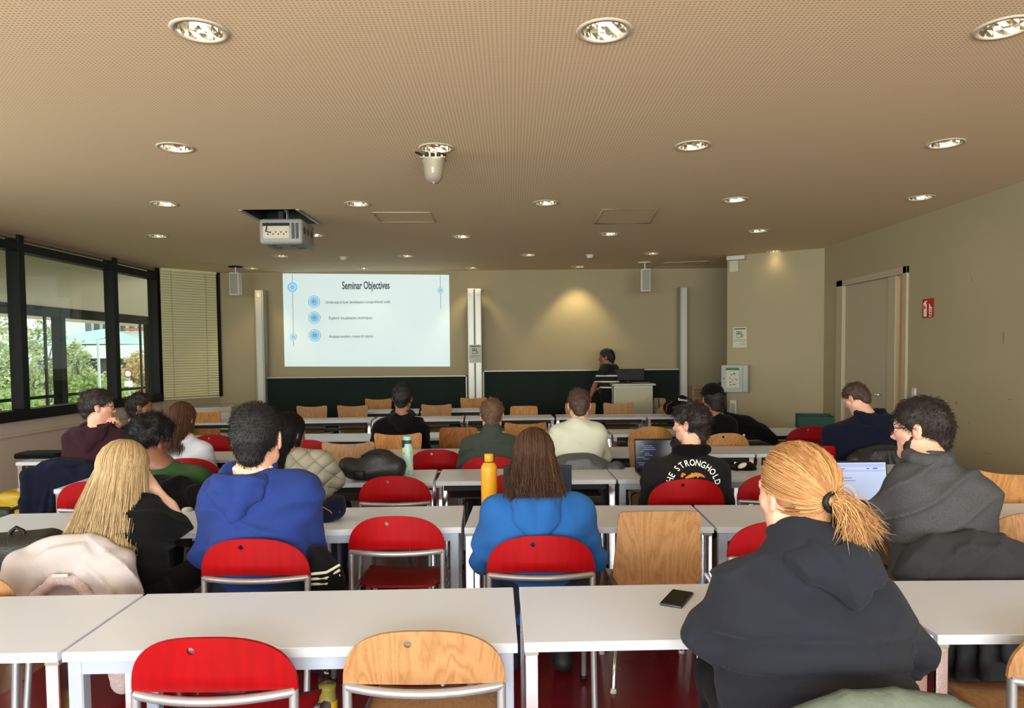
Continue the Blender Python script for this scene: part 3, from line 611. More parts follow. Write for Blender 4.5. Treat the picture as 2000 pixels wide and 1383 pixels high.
p = W(928, 691, BY - 0.13); notice('camera notice taped on the double board post', Matrix.Translation(p), None, 0.2)
OBR = _R.to_3x3().to_4x4()
def onob(px, py, off=0.004):     # point on the oblique wall face
    d = ray(px, py); n_ = Vector((-_d.y, _d.x, 0)).normalized(); n_ = n_ if n_.y < 0 else -n_; c0 = Vector((3.22, 10.65, CAMZ)) + n_ * off; c0.z = 0
    t = (c0.x * n_.x + c0.y * n_.y) / (d.x * n_.x + d.y * n_.y); return Vector((d.x * t, d.y * t, CAMZ + d.z * t))
notice('camera notice on the oblique wall above the first-aid cabinet', Matrix.Translation(onob(1445, 659)) @ OBR, None, 0.2)
fa = thing('first_aid_cabinet', 'grey wall cabinet with an evacuation plan on its door', 'cabinet'); fa.matrix_world = Matrix.Translation(onob(1440, 739)) @ OBR
MB().rbox((-0.19, -0.16, -0.2), (0.19, 0, 0.2), 0.008).build('body', mat('cabinet_grey', (160, 163, 154), 0.5), fa)
dr = MB().rbox((-0.19, -0.175, -0.2), (0.12, -0.16, 0.2), 0.004, seg=1).build('door', MATS['cabinet_grey'], fa)
MB().box((-0.12, -0.18, -0.13), (0.07, -0.175, 0.16)).build('plan_sheet', mat('paper', (192, 189, 168), 0.8), fa); MB().box((-0.12, -0.183, 0.125), (0.07, -0.18, 0.16)).build('plan_header', mat('safety_green', (40, 110, 62), 0.6), fa)
rr = random.Random(3)
for i in range(12): x, z = rr.uniform(-0.1, 0.03), rr.uniform(-0.1, 0.09); MB().box((x, -0.183, z), (x + rr.uniform(0.008, 0.03), -0.18, z + rr.uniform(0.004, 0.015))).build('plan_mark', mat('notice_print', (40, 42, 40), 0.8), fa)
MB().lathe([(0, 0.006), (0.008, 0.006), (0.008, 0)], 10, Matrix.Translation((-0.15, -0.175, 0)) @ RXm).build('lock', M_black, fa)
el = thing('emergency_light', 'small white emergency light box under the ceiling corner', 'light box'); el.matrix_world = Matrix.Translation(onob(1440, 505)) @ OBR
MB().rbox((-0.13, -0.12, -0.03), (0.13, 0, 0.03), 0.008).build('housing', M_white, el); MB().rbox((-0.11, -0.03, -0.2), (0.02, -0.01, -0.03), 0.004, seg=1).build('pictogram_plate', mat('acrylic', (188, 180, 158), 0.2), el)
for side, px, label in ((0, 460, 'slim white loudspeaker hanging left of the slide'), (1, 1260, 'slim white loudspeaker hanging above the lectern')):
    c = W(px, 555 if side == 0 else 548, 11.3); s = thing('loudspeaker', label, 'loudspeaker', c)
    MB().rbox((-0.075, -0.07, -0.18), (0.075, 0.08, 0.18), 0.01).build('cabinet', M_white, s); MB().box((-0.058, -0.075, -0.16), (0.058, -0.068, 0.16)).build('grille', mat('speaker_grille', (150, 146, 134), 0.8, bump=0.3, bscale=400), s)
    MB().tube([(0, 0.02, 0.17), (0, 0.02, CEIL - c.z)], 0.012, 8).build('stem', M_white, s); MB().lathe([(0.0, -0.015), (0.11, -0.015), (0.11, 0.0)], 16, Matrix.Translation((0, 0.02, CEIL - c.z))).build('ceiling_plate', M_black if side == 0 else M_white, s)
for px, py, lab in ((671, 502, 'white smoke detector on the ceiling left of centre'), (1152, 498, 'white smoke detector on the ceiling right of centre')):
    c = ZP(px, py, CEIL); s = thing('smoke_detector', lab, 'smoke detector', c); MB().lathe([(0, -0.05), (0.035, -0.05), (0.05, -0.035), (0.05, -0.012)], 18).build('sensor_head', M_white, s); MB().lathe([(0.05, -0.014), (0.062, -0.012), (0.062, 0)], 18).build('base', M_white, s)
# fire-extinguisher sign, switch
fs = thing('fire_extinguisher_sign', 'red fire extinguisher sign on the right wall', 'sign'); c = XP(1813, 602, RX - 0.003); fs.matrix_world = Matrix.Translation(c) @ Matrix.Rotation(-PI / 2, 4, 'Z')
MB().box((-0.1, -0.004, -0.1), (0.1, 0, 0.1)).build('plate', mat('sign_fire_red', (168, 26, 22), 0.5), fs)
mw = mat('sign_symbol', (226, 214, 196), 0.6); MB().rbox((-0.072, -0.008, -0.085), (-0.02, -0.004, 0.045), 0.003, seg=1).build('cylinder_symbol', mw, fs); MB().box((-0.058, -0.0095, -0.005), (-0.034, -0.008, 0.025)).build('label_symbol', MATS['sign_fire_red'], fs)
MB().tube([(-0.046, -0.006, 0.045), (-0.046, -0.006, 0.075), (-0.02, -0.006, 0.07)], 0.008, 5).tube([(-0.046, -0.006, 0.07), (-0.08, -0.006, 0.045)], 0.006, 5).build('valve_symbol', mw, fs)
for k in range(5): MB().tube([(0.025, -0.006, 0.045 - k * 0.03), (0.04, -0.006, 0.012 - k * 0.025), (0.075, -0.006, -0.005 - k * 0.02)], [0.003, 0.008, 0.004], 5).build('flame_symbol', mw, fs)
sw = thing('light_switch', 'white wall switch beside the door', 'switch'); c = XP(1786, 772, RX - 0.002); sw.matrix_world = Matrix.Translation(c) @ Matrix.Rotation(-PI / 2, 4, 'Z')
MB().rbox((-0.04, -0.012, -0.08), (0.04, 0, 0.08), 0.004).build('plate', M_white, sw); MB().rbox((-0.028, -0.018, 0.005), (0.028, -0.01, 0.06), 0.003, seg=1).build('rocker', M_white, sw)
# projector in its ceiling opening
pj = thing('ceiling_projector', 'grey projector hanging in an open ceiling hatch', 'projector', (-2.275, 7.1, 2.69))
M_pj = mat('projector_grey', (140, 140, 132), 0.5)
MB().rbox((-0.215, 0, 0), (0.215, 0.44, 0.25), 0.03, seg=3).build('body', M_pj, pj)
MB().rbox((-0.175, -0.006, 0.05), (0.09, 0.02, 0.2), 0.01).build('connector_panel', mat('connector_beige', (188, 180, 158), 0.6), pj); MB().box((-0.175, -0.009, 0.175), (0.09, 0.0, 0.205)).build('cable_slot', M_black, pj)
for i in range(8): x = -0.13 + i * 0.026; MB().box((x, -0.01, 0.09 + 0.02 * (i % 2)), (x + 0.014, -0.005, 0.1 + 0.02 * (i % 2))).build('socket', M_black, pj)
for x in (0.11, 0.15): MB().rbox((x, -0.008, 0.05), (x + 0.028, 0.01, 0.205), 0.005, seg=1).build('vent', mat('vent_dark', (70, 70, 66), 0.6), pj)
for y in (0.08, 0.2, 0.33): MB().lathe([(0, 0.004), (0.03, 0.004), (0.04, 0.0)], 16, Matrix.Translation((0.215, y, 0.14)) @ Matrix.Rotation(PI / 2, 4, 'Y')).build('side_vent', MATS['vent_dark'], pj)
for x, y in ((-0.12, 0.1), (-0.1, 0.22), (0.1, 0.12), (0.12, 0.28)): MB().box((x - 0.04, y - 0.03, -0.004), (x + 0.04, y + 0.03, 0.002)).build('foot_recess', MATS['vent_dark'], pj)
MB().tube([(-0.09, 0.0, 0.11), (-0.14, -0.02, 0.12), (-0.13, 0.0, 0.2), (-0.1, 0.05, 0.33)], 0.006, 6).build('cable', M_black, pj); MB().rbox((-0.03, 0.02, 0.22), (0.03, 0.1, 0.33), 0.006, seg=1).build('mount', M_black, pj); MB().tube([(0, 0.2, 0.25), (0, 0.2, 0.55)], 0.025, 8).build('mount_pole', M_silver, pj)
hx0, hy0, hx1, hy1 = PR0[0], PR0[1], PR1[0], PR1[1]
o = MB().box((hx0, hy0 - 0.02, CEIL), (hx1, hy0, CEIL + 0.25)).box((hx0, hy1, CEIL), (hx1, hy1 + 0.02, CEIL + 0.25)).box((hx0 - 0.02, hy0, CEIL), (hx0, hy1, CEIL + 0.25)).box((hx1, hy0, CEIL), (hx1 + 0.02, hy1, CEIL + 0.25)).build('ceiling_hatch', mat('hatch_dark', (44, 42, 38), 0.8)); o['kind'] = 'structure'
MB().box((hx0 - 0.015, hy0 - 0.015, CEIL - 0.008), (hx0 + 0.02, hy1 + 0.015, CEIL + 0.002)).box((hx1 - 0.02, hy0 - 0.015, CEIL - 0.008), (hx1 + 0.015, hy1 + 0.015, CEIL + 0.002)).build('hatch_edge', M_alu, o)
# dome camera below a downlight
c = W(847, 335, 5.08); dc = thing('dome_camera', 'white dome camera hanging below a downlight', 'camera', (c.x, c.y, 2.785))
MB().lathe([(0.0, 0.0), (0.035, 0.008), (0.06, 0.035), (0.068, 0.075), (0.072, 0.12), (0.082, 0.15), (0.085, 0.165), (0.0, 0.17)], 26).build('dome', mat('camera_shell', (138, 130, 114), 0.5), dc)
MB().lathe([(0.0, -0.001), (0.03, 0.006), (0.056, 0.034), (0.0655, 0.07), (0.069, 0.1)], 26, Matrix.Diagonal((0.55, 1.03, 1.0, 1.0))).build('window_band', mat('camera_window', (206, 192, 150), 0.3), dc)
MB().box((-0.088, -0.05, 0.172), (0.088, 0.05, 0.176)).build('circuit_base', mat('pcb', (190, 176, 140), 0.5), dc)
for i in range(7): x = -0.07 + i * 0.021; MB().box((x, -0.05, 0.176), (x + 0.014, -0.03, 0.19 + 0.02 * ((i * 5) % 3))).build('electronic_part', M_black if i % 2 else M_alu, dc)
MB().box((-0.085, 0.02, 0.17), (0.085, 0.05, 0.215)).build('bracket', M_black, dc); MB().tube([(-0.06, -0.04, 0.185), (-0.1, -0.05, 0.2), (-0.12, -0.03, 0.213)], 0.008, 6).build('cable', M_black, dc)
# ================================================================== CHAIRS
def oval_mesh():
    out = []; Wd, z0, z1 = 0.23, 0.655, 0.832
    for i in range(25):
        a = PI * i / 24; x = math.cos(a); z = math.sin(a)
        out.append((Wd * math.copysign(abs(x) ** 0.8, x), z0 + (z1 - z0) * (z ** 0.85)))
    hole = circ(-0.035, 0.795, 0.0105, 12)
    bend = lambda x, z: -0.055 * (1 - (x / 0.23) ** 2) - 0.10 * (z - 0.655)
    return plate(out, [hole], 0.011, bend)
OV = oval_mesh()
def seat_mesh(w=0.40, d=0.40, z=0.45):
    o = []; r = 0.07
    for cx, cy, a0 in ((w / 2 - r, d - r, 0), (-w / 2 + r, d - r, 90), (-w / 2 + r, r, 180), (w / 2 - r, r, 270)):
        for k in range(5): a = math.radians(a0 + k * 22.5); o.append((cx + r * math.cos(a), cy + r * math.sin(a)))
    v, f, s = plate(o, [], 0.012, lambda x, y: 0.02 * (x / 0.2) ** 2 - 0.035 * max(0, (y - 0.28) / 0.12) ** 2 - 0.012 * math.sin(PI * min(1, y / 0.3)), 0.06)
    return [(p[0], p[2], z + p[1]) for p in v], [q[::-1] for q in f], s
ST = seat_mesh()
def mk(name, data, m, parent):
    o = meshobj(name, data[0], data[1], m, parent); o.data.polygons.foreach_set('use_smooth', data[2]); return o
def make_oval(m):
    t = thing('stacking_chair', '', 'chair')
    mk('backrest', OV, m, t); s = mk('seat', ST, m, t); s.location = (0, 0.04, 0)
    x = 0.218
    for sx in (-1, 1):
        MB().tube([(sx * x, -0.075, 0.0), (sx * x, -0.035, 0.25), (sx * x, -0.005, 0.45), (sx * x, 0.0, 0.655)], 0.0135, 10).build('leg', M_silver, t)
        MB().tube([(sx * x, 0.40, 0.0), (sx * x, 0.37, 0.425), (sx * x, 0.34, 0.44), (sx * x, -0.005, 0.44)], 0.0125, 10).build('leg', M_silver, t)
        MB().lathe([(0, 0.0), (0.017, 0.0), (0.016, 0.03), (0, 0.03)], 10, Matrix.Translation((sx * x, -0.075, 0))).build('foot_cap', M_black, t)
        MB().lathe([(0, 0.0), (0.017, 0.0), (0.016, 0.03), (0, 0.03)], 10, Matrix.Translation((sx * x, 0.40, 0))).build('foot_cap', M_black, t)
    MB().tube([(-x, 0, 0.648)] + [(u, -0.055 * (1 - (u / 0.23) ** 2) + 0.004, 0.648) for u in np.linspace(-0.2, 0.2, 9)] + [(x, 0, 0.648)], 0.0135, 10).build('back_rail', M_silver, t)
    MB().tube([(-x, 0.36, 0.425), (x, 0.36, 0.425)], 0.01, 8).build('seat_rail', M_silver, t)
    return t
def make_shell(kind, m):
    t = thing('plywood_chair', '', 'chair')
    if kind == 'wing': h = [(0, 0.868), (0.06, 0.869), (0.12, 0.874), (0.17, 0.884), (0.198, 0.886), (0.211, 0.874), (0.213, 0.85), (0.208, 0.79), (0.2, 0.70), (0.18, 0.60), (0.16, 0.53), (0.15, 0.49)]
    else: h = [(0, 0.862), (0.1, 0.861), (0.165, 0.858), (0.18, 0.85), (0.187, 0.83), (0.192, 0.75), (0.202, 0.62), (0.207, 0.545), (0.185, 0.505), (0.165, 0.488)]
    out = h[::-1] + [(-x, z) for x, z in h[1:]]
    mk('backrest', plate(out[::-1], [], 0.012, lambda x, z: -0.02 * (1 - (x / 0.21) ** 2) - 0.16 * max(0, z - 0.5) + 0.06 * max(0, 0.56 - z)), m, t)
    s = mk('seat', ST, m, t); s.location = (0, 0.0, 0.005)
    for sx in (-1, 1):
        MB().tube([(sx * 0.1, 0.2, 0.435), (sx * 0.17, 0.1, 0.42), (sx * 0.21, -0.03, 0.0)], 0.0095, 8).build('leg', M_chrome, t)
        MB().tube([(sx * 0.1, 0.22, 0.435), (sx * 0.17, 0.32, 0.42), (sx * 0.21, 0.40, 0.0)], 0.0095, 8).build('leg', M_chrome, t)
        for y in (-0.03, 0.40): MB().lathe([(0, 0), (0.017, 0), (0.013, 0.02), (0, 0.025)], 10, Matrix.Translation((sx * 0.21, y, 0))).build('glide', M_white, t)
    MB().rbox((-0.12, 0.14, 0.43), (0.12, 0.28, 0.447), 0.004, seg=1).build('seat_mount', M_black, t)
    return t
PROTO = {}; USED = set()
CH = {}
def chair(kind, m, px, pyt, label, rz=0.0, group=None, Y=None, key=None):
    k = (kind, m.name)
    if k not in PROTO: PROTO[k] = make_oval(m) if kind == 'oval' else make_shell(kind, m)
    t = PROTO[k] if k not in USED else copy_tree(PROTO[k]); USED.add(k)
    top = {'oval': (-0.073, 0.832), 'wing': (-0.08, 0.868), 'square': (-0.078, 0.862)}[kind]
    p = ZP(px, pyt, top[1]) if Y is None else W(px, pyt, Y)
    off = Matrix.Rotation(rz, 3, 'Z') @ Vector((0, top[0], 0))
    yl = p.y - off.y; t.location = (W(px, pyt, yl).x, yl, 0); t.rotation_euler = (0, 0, rz); tag(t, label, 'chair', group)
    if key: CH[key] = t
    return t
GR = 'red oval-back chairs'; GW = 'beech oval-back chairs'; GP = 'bent plywood chairs'
chair('oval', M_red, 417, 1247, 'red oval-back chair in the nearest row, left of the beech one', 0.02, GR, key='r1')
chair('oval', M_beech, 827, 1234, 'beech oval-back chair with silver frame at the nearest desk', 0.0, GW)
chair('oval', M_red, 498, 1053, 'red chair behind the person in the royal blue hoodie', 0.0, GR, key='p7')
chair('oval', M_red, 774, 1009, 'empty red chair between the two blue hoodies', 0.0, GR)
chair('oval', M_red, 1056, 1047, 'red chair behind the long-haired person in bright blue hoodie', 0.0, GR, key='p11')
chair('oval', M_red, 160, 1056, 'red chair under the white fleece jacket', 0.05, GR, key='p6')
chair('oval', M_red, 1520, 1019, 'red chair hidden behind the ponytailed woman', 0.0, GR)
chair('square', M_beech, 1283, 999, 'empty square-backed plywood chair with bold grain in second row', 0.0, GP)
chair('oval', M_red, 1872, 1062, 'chair under the dark grey jacket at right', 0.0, GR, key='p16')
chair('wing', M_beech2, 1975, 928, 'plywood chair right of the man in grey sweater', -0.35, GP)
chair('oval', M_beech, 2035, 1003, 'beech oval-back chair cut by the right picture edge, second row', -0.3, GW)
chair('oval', M_beech, 2128, 1285, 'beech chair corner at the bottom right picture edge', 0.0, GW, Y=1.9)
chair('oval', M_beech, -112, 1120, 'beech chair at the left picture edge carrying the backpack', 0.3, GW)
chair('oval', M_beech, 1700, 1378, 'chair of the ponytailed woman under the olive jacket', 0.0, GW, Y=1.50, key='p17')
chair('oval', M_red, 771, 930, 'empty red chair behind the lemon-pattern bottle, third row', 0.0, GR)
chair('oval', M_red, 1340, 936, 'red chair behind the person in the printed black jacket', 0.0, GR, key='p13')
chair('oval', M_red, 1512, 925, 'red chair left of the ponytailed head in the third row', 0.0, GR)
chair('oval', M_red, 188, 940, 'red chair left of the blonde hair in the third row', 0.15, GR)
chair('oval', M_red, 1012, 925, 'red chair mostly hidden by the dark laptop screen', 0.0, GR)
chair('oval', M_red, 330, 935, 'chair of the person in green under a dark jacket', 0.0, GR, key='p5')
chair('oval', M_red, 560, 940, 'red chair of the person in the quilted jacket', 0.0, GR, key='p8')
chair('oval', M_red, 853, 878, 'empty red chair right of the lemon-pattern bottle', 0.0, GR)
chair('oval', M_red, 958, 891, 'red chair behind the person in dark green sweater', 0.0, GR, key='p10')
chair('wing', M_beech3, 683, 868, 'pale plywood chair above the black bag, fourth row', 0.0, GP)
chair('wing', M_beech3, 1278, 866, 'plywood chair behind the dark code laptop', 0.0, GP)
chair('oval', M_red, 1127, 890, 'chair under the grey jacket of the person in pale shirt', 0.0, GR, key='p12')
chair('oval', M_red, 1605, 871, 'red chair just right of the ponytailed head', 0.0, GR)
chair('oval', M_red, 1712, 875, 'chair under the black leather jacket', 0.0, GR, key='p15')
chair('oval', M_red, 140, 903, 'chair under the navy jacket by the window', 0.0, GR, key='p2')
chair('oval', M_red, 372, 895, 'chair of the person in the white shirt', 0.0, GR, key='p4')
chair('oval', M_red, 420, 849, 'dark red chair right of the white shirt, fifth row', 0.0, GR)
chair('oval', M_red, 600, 859, 'red chair partly hidden by the black-haired head', 0.0, GR)
chair('wing', M_beech2, 779, 850, 'plywood chair behind the person in black, fifth row', 0.0, GP, key='p9')
chair('square', M_oak, 896, 835, 'brown square-backed chair left of the dark green sweater', 0.0, GP)
chair('wing', M_beech2, 1026, 829, 'plywood chair between green sweater and pale shirt', 0.0, GP)
chair('oval', M_beech2, 1270, 833, 'beech oval-back chair left of the curly-haired head', 0.0, GW)
chair('oval', M_beech2, 1416, 846, 'beech oval-back chair behind the person in black cap', 0.0, GW, key='p14')
chair('oval', M_red, 1580, 833, 'red chair near the green box by the wall', 0.0, GR)
chair('wing', M_beech2, 402, 806, 'plywood chair right of the brown-haired woman', 0.0, GP)
chair('wing', M_oak, 285, 800, 'plywood chair behind the person with pink collar', -0.5, GP, Y=7.6)
for px, py, lab in ((611, 795, 'leftmost pale plywood chair behind the sixth desk row'), (690, 794, 'second pale plywood chair from the left behind sixth row'), (853, 792, 'pale plywood chair right of the person in black'), (1133, 790, 'plywood chair behind the head of the pale shirt'), (1207, 789, 'plywood chair right in front of the lectern')):
    chair('wing', M_beech, px, py, lab, 0.0, GP)
chair('square', M_beech2, 1023, 793, 'square-backed plywood chair before the right chalkboard', 0.0, GP)
chair('oval', M_beech, 1312, 789, 'beech oval-back chair below the cap on the bag', 0.0, GW)
for px, py, lab in ((740, 779, 'far plywood chair before the left chalkboard'), (925, 778, 'far plywood chair before the double board post')):
    chair('wing', M_beech2, px, py, lab, 0.0, GP, Y=11.3)
# ================================================================== DESKS
TZ = 0.74
def desk(A, B, style, label, depth=0.5, ext=None):
    a = ZP(*A, TZ) if len(A) == 2 else Vector(A); b = ZP(*B, TZ) if len(B) == 2 else Vector(B)
    w = (b - a).length - 0.006; t = thing('desk', label, 'desk', (a.x, a.y, 0), math.atan2(b.y - a.y, b.x - a.x), 'white two-seat desks')
    MB().rbox((0.003, 0, TZ - 0.028), (w, depth, TZ), 0.002, seg=1).build('desk_top', M_lam, t)
    MB().box((0.003, -0.0015, TZ - 0.0275), (w, 0.0, TZ - 0.001)).build('edge_band', M_edge, t)
    if style == 'w':
        for x in (0.012, w - 0.055):
            for y in (0.006, depth - 0.05): MB().rbox((x, y, 0), (x + 0.043, y + 0.043, TZ - 0.028), 0.004, seg=1).build('leg', M_whitemetal, t)
        for y in (0.008, depth - 0.033): MB().box((0.05, y, TZ - 0.068), (w - 0.05, y + 0.025, TZ - 0.028)).build('apron', M_whitemetal, t)
    else:
        for x in (0.005, w - 0.045):
            for y in (0.012, depth - 0.062): MB().rbox((x, y, 0), (x + 0.04, y + 0.05, TZ - 0.04), 0.003, seg=1).build('leg', M_chrome, t)
            MB().box((x, 0.012, TZ - 0.042), (x + 0.04, depth - 0.012, TZ - 0.028)).build('side_rail', M_alu, t)
        if style == 'd': MB().box((0.05, 0.07, TZ - 0.075), (w - 0.05, 0.1, TZ - 0.03)).build('apron', M_black, t)
        if style == 'd': MB().box((0.08, 0.12, TZ - 0.14), (w - 0.08, depth - 0.06, TZ - 0.132)).build('book_shelf', mat('shelf_grille', (58, 46, 44), 0.6), t)
    return t
a1 = ZP(116, 1275, TZ); 
desk((a1.x - 1.25, a1.y - 0.03, TZ), (116, 1275), 'c', 'white desk at the bottom left picture corner')
desk((119, 1275), (1015, 1257), 'w', 'long white-framed desk behind the nearest red chair')
desk((1022, 1256), (1826, 1241), 'c', 'white desk with the mobile phone, nearest row')
a1 = ZP(1829, 1241, TZ); desk((1829, 1241), (a1.x + 1.22, a1.y - 0.01, TZ), 'c', 'white desk at the right edge, nearest row')
desk((-116, 1050), (394, 1040), 'c', 'white desk of the blonde woman')
desk((396, 1040), (903, 1030), 'w', 'white desk before the royal blue hoodie')
desk((906, 1031), (1397, 1030), 'c', 'white desk with the yellow bottle')
desk((1400, 1030), (1888, 1029), 'w', 'white desk with the open laptop showing a document')
a1 = ZP(1890, 1029, TZ); desk((1890, 1029), (a1.x + 1.2, a1.y, TZ), 'c', 'white desk in the second row cut by right edge')
R3 = [(103, 956), (476, 948), (849, 941), (1206, 937), (1560, 932), (1915, 929)]
for i, lab in enumerate(('white desk left end of third row beside yellow bag', 'white desk with the black bag and lemon bottle', 'white desk beyond the dark laptop screen, third row', 'white desk with the cap, before the printed jacket', 'white desk at the right end of the third row')):
    desk((R3[i][0] + 1, R3[i][1]), (R3[i + 1][0] - 1, R3[i + 1][1]), 'd' if i in (0, 2, 1) else 'w', lab)
R4 = [(29, 903), (326, 899), (617, 895), (904, 892), (1185, 889), (1477, 887), (1760, 884)]
for i, lab in enumerate(('white desk by the window with black laptop sleeve', 'white desk before the person in white shirt', 'white desk under the pale plywood chair back', 'white desk before the dark green sweater', 'white desk right of the pale shirt, fourth row', 'white desk before the navy hoodie')):
    desk((R4[i][0] + 1, R4[i][1]), (R4[i + 1][0] - 1, R4[i + 1][1]), 'd', lab)
R5 = [(288, 862), (515, 859), (742, 857), (969, 853), (1196, 849), (1423, 847), (1650, 845)]
for i, lab in enumerate(('white desk left of the dark red chair, fifth row', 'white desk left of the person in black', 'white desk right of the person in black', 'white desk beyond the pale shirt, fifth row', 'white desk under the beech oval chairs', 'white desk with the green box by the wall')):
    desk((R5[i][0] + 1, R5[i][1]), (R5[i + 1][0] - 1, R5[i + 1][1]), 'd', lab)
R6 = [(366, 827), (546, 824), (726, 821), (907, 818.5), (1085, 816), (1264, 815), (1443, 813)]
for i, lab in enumerate(('leftmost white desk of the sixth row', 'white desk before the two leftmost pale chairs', 'white desk in sixth row left of centre', 'white desk before the square-backed chair, sixth row', 'white desk in front of the lectern', 'rightmost white desk of the sixth row')):
    desk((R6[i][0] + 1, R6[i][1]), (R6[i + 1][0] - 1, R6[i + 1][1]), 'd', lab)
desk((660, 806), (819, 803), 'd', 'farthest white desk before the left chalkboard, left one'); desk((821, 803), (978, 801), 'd', 'farthest white desk before the board post, right one')
# lectern
p = ZP(1199, 748, 1.1); p = W(1237, 747, 10.95); lc = thing('lectern', 'white lectern with overhanging top beside the presenter', 'lectern', (p.x, p.y, 0)); zt = p.z
hw = 0.30; M_lec = mat('lectern_white', (184, 178, 156), 0.5)
MB().rbox((-hw, 0, 0.04), (hw, 0.5, zt - 0.05), 0.006, seg=1).build('body', M_lec, lc); MB().rbox((-hw + 0.03, -0.012, 0.08), (hw - 0.03, 0.0, zt - 0.09), 0.004, seg=1).build('front_panel', mat('lectern_panel', (172, 166, 142), 0.5), lc)
MB().rbox((-hw - 0.03, -0.04, zt - 0.05), (hw + 0.04, 0.52, zt - 0.02), 0.004, seg=1).build('top', M_alu, lc); MB().box((-hw + 0.02, 0.02, 0), (hw - 0.02, 0.48, 0.04)).build('plinth', M_black, lc)
MB().tube([(0.2, -0.02, zt - 0.25), (0.235, -0.02, zt - 0.25)], 0.006, 6).build('lock', M_chrome, lc)
mo = thing('monitor', 'black computer monitor on the lectern', 'monitor', (p.x - 0.03, p.y + 0.33, zt - 0.02)); MB().rbox((-0.26, -0.02, 0.04), (0.26, 0.02, 0.22), 0.006, seg=1).build('screen_housing', M_black, mo); MB().rbox((-0.06, -0.06, 0), (0.06, 0.08, 0.012), 0.004, seg=1).build('stand', M_black, mo); MB().box((-0.02, -0.01, 0.01), (0.02, 0.01, 0.06)).build('neck', M_black, mo)
# ================================================================== PEOPLE
SKIN = {'fair': mat('skin_fair', (222, 168, 142), 0.5, var=0.06, vscale=20), 'pale': mat('skin_pale', (232, 186, 162), 0.5, var=0.05, vscale=20), 'tan': mat('skin_tan', (150, 100, 72), 0.5, var=0.06, vscale=20), 'brown': mat('skin_brown', (128, 82, 60), 0.5, var=0.06, vscale=20)}
HAIR = {'black': hair_mat('hair_black', (8, 8, 9), (30, 26, 26), 0.5), 'dark': hair_mat('hair_dark_brown', (22, 16, 13), (52, 40, 34), 0.5), 'brown': hair_mat('hair_brown', (48, 32, 24), (92, 66, 50), 0.45), 'lightbrown': hair_mat('hair_light_brown', (70, 48, 34), (122, 90, 64), 0.45), 'ginger': hair_mat('hair_ginger_blond', (140, 92, 50), (206, 160, 108), 0.4), 'blonde': hair_mat('hair_blonde', (142, 116, 80), (218, 190, 144), 0.42), 'chestnut': hair_mat('hair_chestnut', (58, 38, 28), (108, 76, 58), 0.42)}
def hair_base(m):
    k = m.name + '_base'
    if k in MATS: return MATS[k]
    r = [n for n in m.node_tree.nodes if n.type == 'VALTORGB'][0]; c = [0.6 * r.color_ramp.elements[0].color[i] + 0.4 * r.color_ramp.elements[1].color[i] for i in range(3)]
    q = mat(k, (10, 10, 10), 0.6, bump=0.5, bscale=40, stretch=(9, 9, 1)); q.node_tree.nodes['Principled BSDF'].inputs['Base Color'].default_value = tuple(c) + (1,); return q
def cloth(name, rgb, fine=900, bump=0.25, var=0.05): return mat('cloth_' + name, rgb, 0.95, bump=bump, bscale=fine, var=var, vscale=9, spec=0.12, sheen=0.04)
M_jeans = cloth('denim', (38, 46, 66)); M_blacktr = cloth('black_trousers', (20, 20, 23)); M_shoe = mat('shoe_black', (28, 28, 30), 0.6); M_sole = mat('shoe_sole', (220, 220, 216), 0.6)
M_eye = mat('eye_white', (226, 220, 212), 0.2); M_iris = mat('iris_dark', (34, 24, 18), 0.2)
def head_matrix(pos, hs, yaw, pitch, roll):
    return Matrix.Translation(pos) @ Matrix.Rotation(yaw, 4, 'Z') @ Matrix.Rotation(pitch, 4, 'X') @ Matrix.Rotation(roll, 4, 'Y') @ Matrix.Scale(hs, 4)
